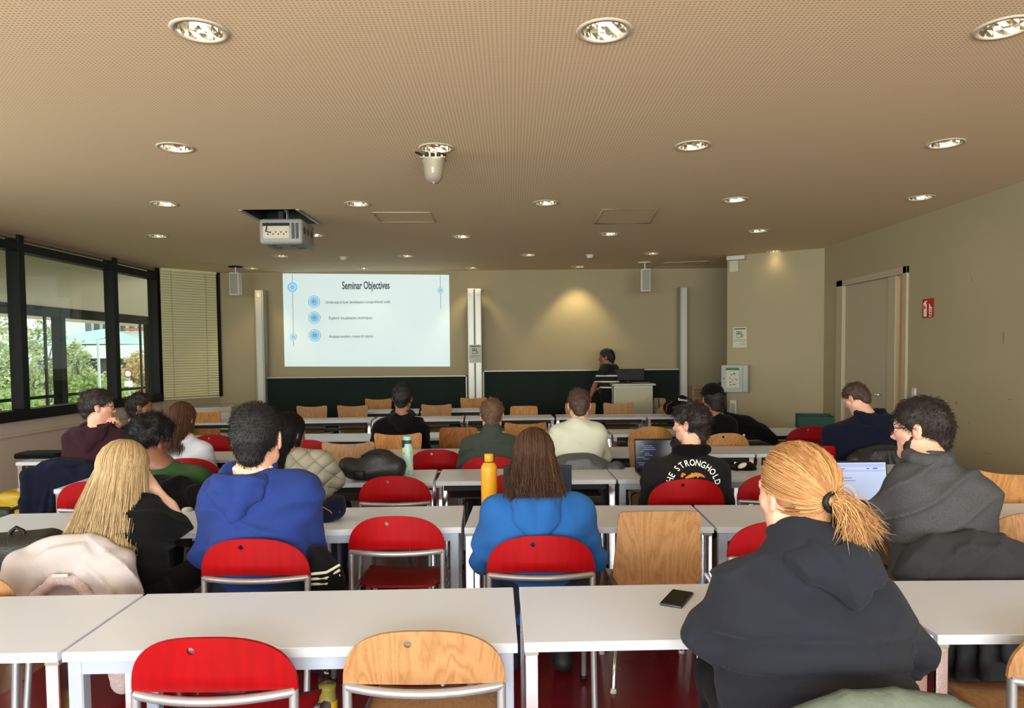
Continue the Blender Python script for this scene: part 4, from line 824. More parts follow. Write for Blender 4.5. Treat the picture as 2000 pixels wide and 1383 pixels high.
def build_head(par, HM, N, skin, res, nr=0.056):
    s = SDF(res / HM.to_scale()[0]); Ln = HM.inverted() @ Vector(N)
    s.ell((0, -0.012, 0.034), (0.075, 0.095, 0.086), 0.02).ell((0, 0.028, -0.022), (0.062, 0.066, 0.09), 0.03)
    for sx in (-1, 1): s.cap((sx * 0.05, 0.01, -0.062), (0, 0.072, -0.1), 0.022, 0.02, 0.03).cap((sx * 0.03, 0.075, -0.012), (sx * 0.055, 0.045, -0.02), 0.018, 0.014, 0.02)
    s.cap((-0.034, 0.082, 0.027), (0.034, 0.082, 0.027), 0.011, k=0.02)
    for sx in (-1, 1): s.ell((sx * 0.031, 0.098, 0.006), (0.017, 0.016, 0.011), 0.014, op='s')
    s.cap((0, 0.086, 0.014), (0, 0.108, -0.026), 0.008, 0.011, 0.012)
    for sx in (-1, 1): s.ell((sx * 0.012, 0.096, -0.033), (0.008, 0.011, 0.008), 0.008)
    s.cap((-0.018, 0.083, -0.056), (0.018, 0.083, -0.056), 0.0075, k=0.008).cap((-0.016, 0.082, -0.069), (0.016, 0.082, -0.069), 0.0085, k=0.008)
    for sx in (-1, 1):
        R = rot3(sx * 0.35, 0.15, 0); s.ell((sx * 0.081, -0.006, -0.004), (0.009, 0.02, 0.034), 0.01, R); s.ell((sx * 0.092, -0.001, 0.002), (0.007, 0.011, 0.018), 0.006, R, op='s')
    s.cap((0, -0.022, -0.05), tuple(Ln), nr, nr * 1.12, 0.03).ell(tuple(Ln), (nr * 1.25, nr * 1.1, nr * 0.8), 0.04)
    b = s.build('body', skin, par, HM)
    if res < 0.0062:
        for sx in (-1, 1):
            e = MB().lathe([(0.0, -0.0115), (0.008, -0.008), (0.0115, 0), (0.008, 0.008), (0.0, 0.0115)], 12, HM @ Matrix.Translation((sx * 0.031, 0.081, 0.006))).build('eye', M_eye, par)
            MB().lathe([(0.0, 0.0), (0.006, 0.0), (0.006, -0.002)], 10, HM @ Matrix.Translation((sx * 0.031, 0.0928, 0.006)) @ Matrix.Rotation(-PI / 2, 4, 'X')).build('iris', M_iris, e)
            MB().tube([HM @ Vector((sx * x, y, 0.026 + z)) for x, y, z in ((0.014, 0.096, 0.0), (0.03, 0.095, 0.006), (0.048, 0.082, 0.002))], [0.003 * HM.to_scale()[0]] * 3, 5).build('eyebrow', HAIR['dark'], par)
    return b
def cap_sdf(res, t=1.0, lift=0.0, nape=0.0, fringe=0.0, ear=0.03):
    s = SDF(res); s.ell((0, -0.014, 0.036 + lift), (0.083 * t, 0.104 * t, 0.096 * t), 0.02).cap((0, -0.075, 0.0), (0, -0.072, -0.055 - nape), 0.052, 0.04, 0.03, (1 / 1.15, 1, 1))
    s.half((0, 0.72, -0.695), 0.0165 + fringe)
    for sx in (-1, 1): s.ell((sx * 0.09, 0.005, -0.012), (0.02, ear, ear * 1.25), 0.01, op='s')
    return s
def short_hair(par, HM, m, res, n, L=(0.012, 0.026), t=1.0, up=0.35, curl=0.0, lump=0.0, nape=0.0, seed=1, rad=0.0011, fringe=0.0):
    sc = HM.to_scale()[0]; s = cap_sdf(res / sc, t, nape=nape, fringe=fringe)
    if lump: s.disp = lumps(seed, lump, 90)
    v, f = s.mesh(); A = np.array(HM); h = meshobj('hair', v @ A[:3, :3].T + A[:3, 3], f, hair_base(m), par, smooth=True)
    if not n: return h
    r = np.random.default_rng(seed); i = r.integers(0, len(v), n); p = v[i]; c = np.array([0, -0.01, 0.02]); nn = p - c; nn /= np.linalg.norm(nn, axis=1)[:, None]
    crown = np.array([0.012, -0.055, 0.12]); fl = p - crown; fl -= nn * (fl * nn).sum(1)[:, None]; fl /= np.linalg.norm(fl, axis=1)[:, None] + 1e-6
    d = nn * up + fl + r.normal(size=(n, 3)) * (0.25 + curl); d /= np.linalg.norm(d, axis=1)[:, None]
    ln = r.uniform(*L, n)[:, None]; e = r.normal(size=(n, 3)) * curl
    P = np.stack([p - nn * 0.002, p + d * ln * 0.35 + nn * 0.0015, p + (d + e * 0.5) * ln * 0.7 + nn * 0.001, p + (d + e) * ln - nn * 0.25 * ln], 1)
    P = P @ A[:3, :3].T + A[:3, 3]; strands('hair_strands', P, rad * sc, m, h)
    return h
def long_hair(par, HM, m, res, n, length, spread=1.0, off=(0, 0), back=0.11, wave=0.006, seed=2, rad=0.0018, cover=118, vol=1.0, fine=9):
    sc = HM.to_scale()[0]; s = cap_sdf(res / sc, 0.985 * vol, ear=0.012); s.p[1] = s.p[1][:3] + (0.034, 0.028) + s.p[1][5:]
    for xi in np.linspace(-1, 1, 5): s.cap((xi * 0.055, -0.062 + 0.05 * xi * xi, 0.0), (xi * 0.078 * spread + off[0] * 0.95, -back + 0.055 * xi * xi + off[1] + 0.012, -length * 0.86), 0.03, 0.016, 0.03)
    s.disp = lumps(seed, 0.003, 60); A = np.array(HM); v, f = s.mesh(); h = meshobj('hair', v @ A[:3, :3].T + A[:3, 3], f, hair_base(m), par, smooth=True)
    r = np.random.default_rng(seed); th = np.radians(r.uniform(-cover, cover, n)); K1, K2 = 7, fine; q = r.uniform(0.985, 1.05, n)[:, None] * vol
    R = np.array([0.087, 0.107, 0.099]); fr_ = np.abs(th) / math.radians(cover); sd = np.stack([r.normal(size=n) * 0.02 + 0.04 * np.sign(th), -0.1 + 0.85 * fr_ * r.uniform(0.5, 1.0, n) + r.normal(size=n) * 0.08, np.full(n, 0.9)], 1); sd /= np.linalg.norm(sd, axis=1)[:, None]
    ed = np.stack([np.sin(th), -np.cos(th), np.full(n, -0.12)], 1); tt = np.linspace(0, 1, K1)[None, :, None]; D = sd[:, None] * (1 - tt) + ed[:, None] * tt; D /= np.linalg.norm(D, axis=2, keepdims=True)
    x = R[0] * D[..., 0] * q; y = R[1] * D[..., 1] * q - 0.012; z = R[2] * D[..., 2] * q + 0.036
    t = np.linspace(0, 1, K2 + 1)[1:][None]; ex = x[:, -1:] * spread * r.uniform(0.8, 1.12, (n, 1)) + off[0]; cs = np.cos(th)[:, None]; ey = np.where(cs > 0, -back * (0.45 + 0.55 * cs) - 0.02, y[:, -1:] * 0.4 - 0.02) + off[1] + r.normal(size=(n, 1)) * 0.01
    ez = -length * r.uniform(0.72, 1.04, (n, 1)); e = t ** 0.9; w = wave * np.sin(t * r.uniform(4, 9, (n, 1)) + r.uniform(0, 6.28, (n, 1))) * t
    X = np.concatenate([x, x[:, -1:] + (ex - x[:, -1:]) * e + w], 1); Y = np.concatenate([y, y[:, -1:] + (ey - y[:, -1:]) * e + w * 0.6], 1); Z = np.concatenate([z, z[:, -1:] + (ez - z[:, -1:]) * t], 1)
    P = np.stack([X, Y, Z], -1) @ A[:3, :3].T + A[:3, 3]; strands('hair_strands', P, rad * sc * r.uniform(0.6, 1.3, n), m, h, r1=0.5); return h
def pony_hair(par, HM, m, res, n, knot, tail_to, seed=5):
    sc = HM.to_scale()[0]; A = np.array(HM); s = cap_sdf(res / sc, 0.985, ear=0.024, nape=0.0); s.p[1] = s.p[1][:3] + (0.038, 0.03) + s.p[1][5:]; s.cap((0, -0.08, -0.005), knot, 0.022, 0.012, 0.02)
    v, f = s.mesh(); h = meshobj('hair', v @ A[:3, :3].T + A[:3, 3], f, hair_base(m), par, smooth=True); r = np.random.default_rng(seed)
    c = np.array([0, -0.014, 0.036]); R = np.array([0.086, 0.107, 0.099]); K = np.array(knot); kd = (K - c) / R; kd /= np.linalg.norm(kd)
    a = r.uniform(-PI, PI, n); el_ = r.uniform(0, 1, n)          # start directions on the hairline cone around the face
    sd = np.stack([np.sin(a) * 0.98, 0.42 + 0.35 * np.cos(a) * 0.4, 0.05 + 0.86 * np.cos(a)], 1); nlow = n // 3; sd[:nlow] = np.stack([r.uniform(-0.85, 0.85, nlow), r.uniform(-0.45, 0.2, nlow), r.uniform(-0.85, -0.55, nlow)], 1); low = sd[:, 2] < -0.1; low[:nlow] = False; sd[low, 1] -= 0.75; sd[low, 2] = np.maximum(sd[low, 2], -0.78); sd /= np.linalg.norm(sd, axis=1)[:, None]
    sd = sd + (kd - sd) * (r.uniform(0, 0.6, n) ** 1.5)[:, None]
    t = np.linspace(0, 1, 11)[None, :, None]; D = sd[:, None] * (1 - t) + kd[None, None] * t; D /= np.linalg.norm(D, axis=2, keepdims=True); q = r.uniform(1.0, 1.055, (n, 1, 1)) + 0.05 * np.sin(PI * t)
    P = c + D * R * q; P = P + (K - P) * np.clip((t - 0.72) / 0.28, 0, 1) ** 2 + r.normal(size=(n, 1, 3)) * 0.0012
    strands('hair_strands', P @ A[:3, :3].T + A[:3, 3], 0.0016 * sc * r.uniform(0.6, 1.3, n), m, h, r1=0.8)
    nt_ = n // 2; E = np.array(tail_to)[None] + r.normal(size=(nt_, 3)) * np.array([0.03, 0.014, 0.022]); t = np.linspace(0, 1, 11)[None, :, None]
    mid = K[None] + np.array([0.022, -0.045, 0.004]) + r.normal(size=(nt_, 3)) * np.array([0.02, 0.014, 0.026]); P = (1 - t) ** 2 * K + 2 * t * (1 - t) * mid[:, None] + t ** 2 * E[:, None]; P = P + 0.004 * np.sin(t * r.uniform(4, 10, (nt_, 1, 1)) + r.uniform(0, 6, (nt_, 1, 1))) * t
    strands('ponytail', P @ A[:3, :3].T + A[:3, 3], 0.0017 * sc, m, h, r1=0.3)
    nf = 60; i = r.integers(0, nt_, nf); F_ = E[i] + r.normal(size=(nf, 3)) * np.array([0.022, 0.015, 0.03]) + np.array([0, 0, -0.03]); P = (1 - t) ** 2 * K + 2 * t * (1 - t) * mid[i][:, None] + t ** 2 * F_[:, None]; strands('flyaway_hair', P @ A[:3, :3].T + A[:3, 3], 0.0006 * sc, m, h)
    mb = MB(); kn = Vector(knot); mb.tube([HM @ (kn + Vector((0.022 * math.cos(u), -0.004, 0.022 * math.sin(u)))) for u in np.linspace(0, 2 * PI, 13)[:-1]], 0.008 * sc, 6, closed=True); mb.build('hair_tie', M_black, par); return h
def glasses(par, HM):
    mb = MB(); sc = HM.to_scale()[0]
    for sx in (-1, 1):
        mb.tube([HM @ Vector(p) for p in ((sx * 0.082, -0.012, 0.004), (sx * 0.082, 0.03, 0.014), (sx * 0.068, 0.1, 0.014))], 0.0022 * sc, 5)
        mb.tube([HM @ Vector((sx * 0.034 + 0.027 * math.cos(a), 0.106 - 0.004 * abs(math.cos(a)), 0.004 + 0.021 * math.sin(a))) for a in np.linspace(0, 2 * PI, 15)[:-1]], 0.0022 * sc, 5, closed=True)
    mb.tube([HM @ Vector((-0.008, 0.108, 0.008)), HM @ Vector((0.008, 0.108, 0.008))], 0.002 * sc, 5); return mb.build('glasses', M_black, par)
def hand(par, wrist, frm, skin, side, up=(0, 0, 1), curl=0.5, name='hand', bare=False, scale=1.0, res=0.0042, spread=0.08):
    w = Vector(wrist); d = (w - Vector(frm)).normalized(); u = Vector(up); u = (u - d * u.dot(d)); u = u.normalized() if u.length > 1e-4 else d.orthogonal().normalized(); x = d.cross(u)
    M = Matrix(((x.x, d.x, u.x, w.x), (x.y, d.y, u.y, w.y), (x.z, d.z, u.z, w.z), (0, 0, 0, 1))) @ Matrix.Scale(scale, 4); Ml = M.inverted(); s = SDF(res)
    f0 = Ml @ Vector(frm)
    if bare: s.cap(tuple(f0), tuple(f0 * 0.5), 0.043, 0.04, 0.02).cap(tuple(f0 * 0.5), (0, 0, 0), 0.04, 0.026, 0.02)
    else: s.cap((0, -0.06, 0), (0, 0, 0), 0.027, 0.025, 0.02)
    s.cap((-0.022, 0.03, 0), (-0.027, 0.085, 0), 0.017, 0.013, 0.02).cap((0.02, 0.03, 0), (0.024, 0.083, 0), 0.017, 0.013, 0.02).cap((0, 0.0, 0), (0, 0.085, 0), 0.022, 0.013, 0.02)
    for i, (bx, ln) in enumerate(((-0.031, 0.066), (-0.0105, 0.078), (0.0105, 0.082), (0.031, 0.074))):
        i2 = i if side > 0 else 3 - i; ln = (0.066, 0.078, 0.082, 0.074)[i2]; p = Vector((bx, 0.088, 0)); an = 0.0; a2 = (bx / 0.031) * spread; pts = [p]
        for sg in (0.46, 0.3, 0.24): an -= curl; p = p + Vector((math.sin(a2) * math.cos(an), math.cos(an), math.sin(an))) * ln * sg; pts.append(p)
        s.chain([tuple(q) for q in pts], [0.0098, 0.009, 0.0082, 0.007], 0.006)
    tx = side; s.chain([(tx * 0.024, 0.018, -0.004), (tx * 0.046, 0.05, -0.012), (tx * 0.05, 0.078, -0.018 - 0.01 * curl), (tx * 0.044, 0.1, -0.02 - 0.02 * curl)], [0.016, 0.0125, 0.0105, 0.0085], 0.012)
    return s.build(name, skin, par, M)
def hood(par, N, w, h, m, res, drop=0.07, back=0.13, seed=3, tilt=0.0, rim=0.026, amp=0.008):
    s = SDF(res); N = Vector(N); pts = []
    for a in np.linspace(-2.3, 2.3, 9): pts.append((N.x + math.sin(a) * w * 0.62, N.y - math.cos(a) * 0.085 + 0.01, N.z + 0.015 - 0.02 * math.cos(a)))
    s.chain(pts, [rim] * 9, 0.03); R = rot3(0, -0.25, tilt); tip = (N.x + tilt * 0.12, N.y - back - 0.004, N.z - drop - h * 0.85)
    s.ell((N.x + tilt * 0.06, N.y - back + 0.015, N.z - drop * 0.75), (w * 0.82, 0.034, h * 0.72), 0.03, R)
    for sx in (-1, 1): s.cap((N.x + sx * w * 0.66, N.y - back * 0.66, N.z - 0.012), tip, 0.028, 0.022, 0.03).cap((N.x + sx * w * 0.4, N.y - back * 0.9, N.z - 0.02), tip, 0.03, 0.024, 0.03)
    s.ell((N.x, N.y - 0.045, N.z + 0.05), (w * 0.6, 0.055, 0.06), 0.02, op='s')
    fo_ = folds(seed, amp, 26, 0.07, 0.8, 1.0)
    s.disp = lambda X, Y, Z: fo_(X, Y, Z) + 0.0022 * np.exp(-((X - N.x) / 0.006) ** 2)
    return s.build('hood', m, par)
def person(label, Y, head, hs, yaw, pitch, sh, el, wr, top, skin='fair', roll=0.0, b=1.0, rs=0.07, ab=1.0, hdy=0.06, pel=None, trousers=None, neck=None, seed=1, res=None, fold=0.012, hands=True, lean=0.03, depth=1.35, key=None, tr=0.062, legs=True, group='people seated in the room', nb=None, curl=0.5, pelw=1.0, bare=None, creases=()):
    """head=(px,py); sh=(left outer px,left py,right outer px,right py); el/wr=((px,py,dY),(px,py,dY))"""
    if key: Y = CH[key].location.y + 0.128 * b * pelw * (1.35 / depth)
    H = W(*head, Y + hdy); res = res or (0.0095 if Y < 3.6 else 0.011 if Y < 5 else 0.013); hres = 0.0052 if Y < 4.6 else 0.0065
    r = rs * ab; SL = W(sh[0], sh[1], Y); SR = W(sh[2], sh[3], Y); SL.x += r; SR.x -= r
    mid = (SL + SR) / 2; px = pel if pel is not None else mid.x; P = Vector((px, Y - lean, 0.56)); N = Vector((H.x * 0.6 + mid.x * 0.4, (H.y + Y) / 2 - 0.02, max(mid.z + 0.045, H.z - 0.19 * hs))) if nb is None else W(*nb[:2], Y + nb[2])
    t = thing('person', label, 'person', (P.x, P.y, 0), 0, group); inv = Matrix.Translation((-P.x, -P.y, 0)); O = Vector((P.x, P.y, 0))
    L = lambda v: Vector(v) - O
    H, SL, SR, N = L(H), L(SL), L(SR), L(N); Pl = L(P); E = [L(W(e[0], e[1], Y + e[2])) for e in el]; Wr = [L(W(e[0], e[1], Y + e[2])) for e in wr]
    HM = head_matrix(H, hs, yaw, pitch, roll); build_head(t, HM, N, SKIN[skin], hres)
    s = SDF(res); sc = (1, depth, 1); chest = (SL + SR) / 2 + Vector((0, 0, -0.10)); m1 = Pl.lerp(chest, 0.5); hwid = (SR.x - SL.x) / 2; rc = min(0.165 * b, hwid + 0.02)
    s.cap(tuple(Pl), tuple(m1), 0.17 * b * pelw, 0.165 * b, 0.06, sc).cap(tuple(m1), tuple(chest), 0.165 * b, 0.15 * b, 0.06, sc)
    s.cap(tuple(chest + Vector((-hwid * 0.55, 0, 0.02))), tuple(chest + Vector((hwid * 0.55, 0, 0.02))), 0.125, k=0.06, sc=(1, depth * 0.92, 1))
    s.cap(tuple(SL), tuple(SR), rs, k=0.06)
    for S_ in (SL, SR): s.cap(tuple(N + Vector((0, -0.005, -0.015))), tuple(S_), tr, 0.055, 0.05)
    for i, S_ in enumerate((SL, SR)):
        bl_ = bare and bare[i]
        if bl_: e2 = S_.lerp(E[i], bl_); s.cap(tuple(S_), tuple(e2), r, 0.066 * ab, 0.04)
        else: s.chain([tuple(S_), tuple(E[i]), tuple(Wr[i])], [r, 0.056 * ab, 0.04], 0.035)
    fz = folds(seed, fold, 17, 0.09)
    def dsp(X, Yy, Z):
        q = fz(X, Yy, Z)
        for (x0, zc, cv, wd_, am) in creases: q = q + am * np.exp(-((Z - zc - cv * (X - x0) ** 2) / wd_) ** 2) * (Yy < 0.05)
        return q
    s.disp = dsp; tp = s.build('top', top, t)
    s2 = SDF(0.016)
    if legs:
        for sx in (-1, 1):
            hp = Pl + Vector((sx * 0.09, 0.02, -0.04)); kn = Pl + Vector((sx * 0.13, 0.46, -0.03)); an = Vector((kn.x, kn.y - 0.05, 0.09)); s2.chain([tuple(hp), tuple(kn), tuple(an)], [0.095 * b, 0.07, 0.05], 0.04)
        s2.cap((Pl.x - 0.08, Pl.y, 0.55), (Pl.x + 0.08, Pl.y, 0.55), 0.12 * b * pelw, k=0.05); s2.build('trousers', trousers or M_jeans, t)
        for sx in (-1, 1):
            an = Pl + Vector((sx * 0.13, 0.41, 0)); s3 = SDF(0.01); s3.cap((an.x, an.y - 0.03, 0.055), (an.x + sx * 0.015, an.y + 0.17, 0.04), 0.045, 0.036, 0.03).cap((an.x, an.y, 0.05), (an.x, an.y, 0.1), 0.045, k=0.03).half((0, 0, -1), 0.0); s3.build('shoe', M_shoe, t)
    if hands:
        for i in (0, 1):
            fr = E[i]
            if bare and bare[i]: hand(t, Wr[i], fr, SKIN[skin], 1 if i == 0 else -1, curl=curl, bare=True, name='forearm')
            else: hand(t, Wr[i] - (Wr[i] - E[i]).normalized() * 0.0, fr, SKIN[skin], 1 if i == 0 else -1, curl=curl)
    return dict(t=t, HM=HM, N=N, O=O, H=H, SL=SL, SR=SR, Y=Y, hres=hres, P=Pl, chest=chest)
C_royal = cloth('royal_blue', (38, 57, 120)); C_blue = cloth('bright_blue', (36, 88, 150)); C_char = cloth('charcoal_navy', (36, 38, 45)); C_grey = mat('cloth_heather_grey', (74, 74, 76), 0.95, bump=0.3, bscale=900, var=0.16, vscale=160, spec=0.1)
C_black = cloth('black', (14, 14, 15)); C_jet = cloth('jet', (8, 8, 9)); C_jacket = cloth('black_jacket', (28, 27, 28)); C_maroon = cloth('maroon', (50, 26, 34)); C_green = cloth('bottle_green', (48, 74, 42)); C_white = cloth('white_shirt', (214, 218, 232)); C_olive = cloth('dark_olive', (58, 66, 58)); C_pale = cloth('pale_sage', (196, 196, 176)); C_navy = cloth('navy', (17, 20, 38)); C_quilt = cloth('quilted_stone', (158, 154, 138)); 
def quilt(m):
    nt = m.node_tree; b = nt.nodes['Principled BSDF']; tc = nt.nodes.new('ShaderNodeTexCoord'); last = b.inputs['Normal'].links[0].from_socket
    for k in (1, -1):
        mp = nt.nodes.new('ShaderNodeMapping'); mp.inputs['Rotation'].default_value = (0, k * 0.8, 0); nt.links.new(tc.outputs['Object'], mp.inputs[0]); w = nt.nodes.new('ShaderNodeTexWave'); w.inputs['Scale'].default_value = 4.2; w.inputs['Distortion'].default_value = 1.0; nt.links.new(mp.outputs[0], w.inputs[0])
        pw = nt.nodes.new('ShaderNodeMath'); pw.operation = 'POWER'; pw.inputs[1].default_value = 0.25; nt.links.new(w.outputs['Fac'], pw.inputs[0]); bp = nt.nodes.new('ShaderNodeBump'); bp.inputs['Strength'].default_value = 0.8; bp.inputs['Distance'].default_value = 0.02; nt.links.new(pw.outputs[0], bp.inputs['Height']); nt.links.new(last, bp.inputs['Normal']); last = bp.outputs[0]
    nt.links.new(last, b.inputs['Normal'])
quilt(C_quilt)
C_pink = cloth('pink_collar', (214, 168, 176)); C_cream = cloth('cream_lining', (226, 212, 192))
# --- second row
d = person('person in royal blue hoodie with cropped black hair, second row', 3.06, (503, 858), 1.24, 0.0, -0.05, (393, 968, 626, 962), ((404, 1085, 0.10), (612, 1078, 0.10)), ((440, 1035, 0.42), (590, 1030, 0.42)), C_royal, 'fair', b=1.22, rs=0.085, ab=1.05, hdy=0.05, seed=21, nb=(497, 930, 0.02), fold=0.014, key='p7')
short_hair(d['t'], d['HM'], HAIR['black'], 0.0055, 2600, (0.008, 0.018), 1.02, 0.8, seed=1, rad=0.001)
hood(d['t'], d['N'] + Vector((-0.03, 0.0, 0.01)), 0.15, 0.095, C_royal, 0.007, drop=0.07, back=0.15, seed=5, amp=0.006)
s = SDF(0.008); s.chain([(d['N'].x + math.sin(a) * 0.075, d['N'].y - math.cos(a) * 0.065, d['N'].z + 0.035) for a in np.linspace(-2.6, 2.6, 9)], [0.016] * 9, 0.01); s.build('collar', C_cream, d['t'])
d = person('person in bright blue hoodie with long dark brown hair', 3.1, (1042, 898), 1.03, 0.0, -0.25, (944, 1002, 1158, 1000), ((944, 1095, 0.10), (1160, 1092, 0.10)), ((985, 1030, 0.40), (1110, 1030, 0.40)), C_blue, 'fair', b=1.08, rs=0.072, hdy=0.09, seed=33, nb=(1046, 968, 0.03), fold=0.014, key='p11')
long_hair(d['t'], d['HM'], HAIR['brown'], 0.006, 1500, 0.185, 1.3, (0, -0.01), 0.125, 0.009, seed=4, rad=0.0019, vol=1.02)
hood(d['t'], d['N'] + Vector((0, 0, 0.0)), 0.125, 0.11, C_blue, 0.007, drop=0.08, back=0.155, seed=8, rim=0.03, amp=0.005)
d = person('blonde woman with very long hair and black blouse', 3.05, (243, 924), 1.06, -0.12, -0.1, (178, 1015, 318, 1008), ((185, 1085, 0.12), (352, 1030, 0.12)), ((215, 1040, 0.40), (300, 955, 0.15)), C_black, 'pale', b=0.84, rs=0.062, ab=0.95, hdy=0.06, seed=44, nb=(248, 985, 0.02), bare=(None, 0.82), curl=0.7, trousers=M_blacktr, res=0.0095, key='p6')
long_hair(d['t'], d['HM'], HAIR['blonde'], 0.006, 2300, 0.40, 1.7, (-0.025, -0.03), 0.13, 0.007, seed=6, rad=0.0016, vol=1.03, fine=9)
d = person('man in heather grey sweater with glasses and short black hair', 3.02, (1797, 838), 1.0, 0.85, -0.12, (1737, 950, 1940, 968), ((1712, 1012, 0.10), (1925, 1090, 0.10)), ((1684, 996, 0.30), (1880, 1040, 0.36)), C_grey, 'fair', b=1.12, rs=0.075, hdy=0.08, seed=55, nb=(1812, 900, 0.02), fold=0.014, trousers=M_blacktr, key='p16')
short_hair(d['t'], d['HM'], HAIR['dark'], 0.0055, 2600, (0.016, 0.03), 1.04, 0.4, 0.1, 0.003, seed=3, rad=0.0012); glasses(d['t'], d['HM'])
s = SDF(0.005); s.chain([(-0.066, 0.02, -0.03), (-0.05, 0.04, -0.07), (0, 0.074, -0.084), (0.05, 0.04, -0.07), (0.066, 0.02, -0.03)], [0.008, 0.014, 0.015, 0.014, 0.008], 0.03); s.disp = lumps(4, 0.002, 250); s.build('beard', HAIR['dark'], d['t'], d['HM'])
s = SDF(0.008); n_ = d['N']; s.chain([(n_.x + math.sin(a) * 0.072, n_.y - math.cos(a) * 0.066, n_.z + 0.018 - 0.012 * math.cos(a)) for a in np.linspace(-2.4, 2.4, 9)], [0.026] * 9, 0.02); s.build('collar', C_grey, d['t'])
# --- nearest person
d = person('woman with ginger-blond ponytail in dark hoodie, nearest the camera', 1.86, (1553, 968), 1.04, 0.36, -0.1, (1388, 1178, 1762, 1190), ((1390, 1232, 0.06), (1770, 1265, 0.06)), ((1420, 1180, 0.30), (1730, 1190, 0.34)), C_char, 'fair', b=1.42, rs=0.09, ab=1.18, hdy=0.06, seed=66, nb=(1572, 1062, 0.0), depth=1.25, pelw=1.05, tr=0.085, fold=0.014, pel=W(1610, 1300, 1.8).x, trousers=M_blacktr, res=0.008, creases=((0.0, 0.80, -0.9, 0.012, 0.018), (-0.03, 0.875, -0.7, 0.012, 0.012), (0.02, 0.66, -0.4, 0.014, 0.012)))
pony_hair(d['t'], d['HM'], HAIR['ginger'], 0.0055, 2800, (0.0, -0.122, -0.005), (0.062, -0.15, -0.085))
hood(d['t'], d['N'] + Vector((0.035, 0, -0.005)), 0.135, 0.06, C_char, 0.007, drop=0.03, back=0.125, seed=12, tilt=0.3, rim=0.034, amp=0.006)
# --- third row
d = person('person in black jacket with white arched lettering, curly dark hair', 4.42, (1348, 829), 0.98, 0.95, -0.05, (1256, 925, 1424, 922), ((1266, 985, 0.06), (1416, 985, 0.06)), ((1290, 935, 0.34), (1390, 935, 0.34)), C_jacket, 'fair', b=1.12, rs=0.078, hdy=0.06, seed=77, nb=(1347, 885, 0.0), fold=0.008, trousers=M_blacktr, key='p13')
short_hair(d['t'], d['HM'], HAIR['dark'], 0.006, 2400, (0.014, 0.028), 1.13, 0.6, 0.6, 0.008, nape=0.02, seed=5, rad=0.0016, fringe=-0.004)
hood(d['t'], d['N'] + Vector((0.0, 0.02, 0.035)), 0.135, 0.036, C_jet, 0.008, drop=-0.01, back=0.10, seed=2, amp=0.004, rim=0.022); P13 = d
d = person('person with long black hair in stone quilted jacket', 4.5, (564, 850), 1.08, -0.5, -0.15, (528, 905, 650, 905), ((535, 960, 0.05), (655, 938, 0.06)), ((570, 930, 0.3), (620, 915, 0.3)), C_quilt, 'tan', b=0.95, rs=0.07, hdy=0.06, seed=88, fold=0.012, nb=(566, 890, 0.0), key='p8')
long_hair(d['t'], d['HM'], HAIR['black'], 0.007, 700, 0.24, 1.0, (0, -0.02), 0.12, 0.006, seed=7, rad=0.002)
d = person('person with thick curly black hair in bottle green shirt', 4.35, (297, 858), 1.2, -0.45, -0.15, (232, 945, 410, 935), ((240, 1000, 0.08), (405, 985, 0.1)), ((270, 950, 0.34), (380, 950, 0.34)), C_green, 'brown', b=1.1, rs=0.075, hdy=0.08, seed=99, nb=(318, 912, 0.0), trousers=M_blacktr, key='p5')
short_hair(d['t'], d['HM'], HAIR['black'], 0.0065, 2400, (0.014, 0.028), 1.15, 0.7, 0.7, 0.009, nape=0.01, seed=8, rad=0.0017, fringe=0.0)
# --- fourth row
d = person('woman with long chestnut hair in white shirt', 5.42, (356, 822), 1.08, -0.2, -0.1, (318, 880, 411, 882), ((322, 925, 0.06), (408, 915, 0.06)), ((340, 900, 0.3), (390, 900, 0.3)), C_white, 'fair', b=0.92, rs=0.065, hdy=0.05, seed=13, nb=(362, 862, 0.0), key='p4')
long_hair(d['t'], d['HM'], HAIR['chestnut'], 0.008, 700, 0.25, 0.95, (0.0, -0.02), 0.12, 0.006, seed=9, rad=0.002)
d = person('man in maroon hoodie with glasses, hand at his chin', 5.25, (193, 795), 1.0, -1.1, -0.1, (127, 858, 254, 862), ((134, 920, 0.06), (243, 868, 0.2)), ((160, 900, 0.3), (229, 836, 0.12)), C_maroon, 'fair', b=1.1, rs=0.075, hdy=0.04, seed=14, nb=(192, 838, 0.0), curl=0.9, trousers=M_blacktr, key='p2')
short_hair(d['t'], d['HM'], HAIR['dark'], 0.007, 900, (0.02, 0.035), 1.1, 0.5, 0.2, 0.004, seed=10, rad=0.002); glasses(d['t'], d['HM'])
hood(d['t'], d['N'] + Vector((-0.02, 0, 0)), 0.15, 0.09, C_maroon, 0.011, drop=0.06, back=0.11, seed=4)
d = person('person in dark green sweater with short light brown hair', 5.55, (961, 812), 1.0, 0.0, -0.1, (903, 872, 1012, 872), ((908, 905, 0.1), (1010, 905, 0.1)), ((925, 900, 0.34), (990, 900, 0.34)), C_olive, 'fair', b=1.0, rs=0.072, hdy=0.06, seed=15, nb=(961, 850, 0.0), key='p10')
short_hair(d['t'], d['HM'], HAIR['lightbrown'], 0.007, 1000, (0.015, 0.03), 1.04, 0.5, 0.15, 0.002, seed=11, rad=0.002)
s = SDF(0.009); n_ = d['N']; s.cap((n_.x, n_.y - 0.005, n_.z - 0.02), (n_.x, n_.y, n_.z + 0.035), 0.088, 0.075, 0.02); s.build('collar', C_olive, d['t'])
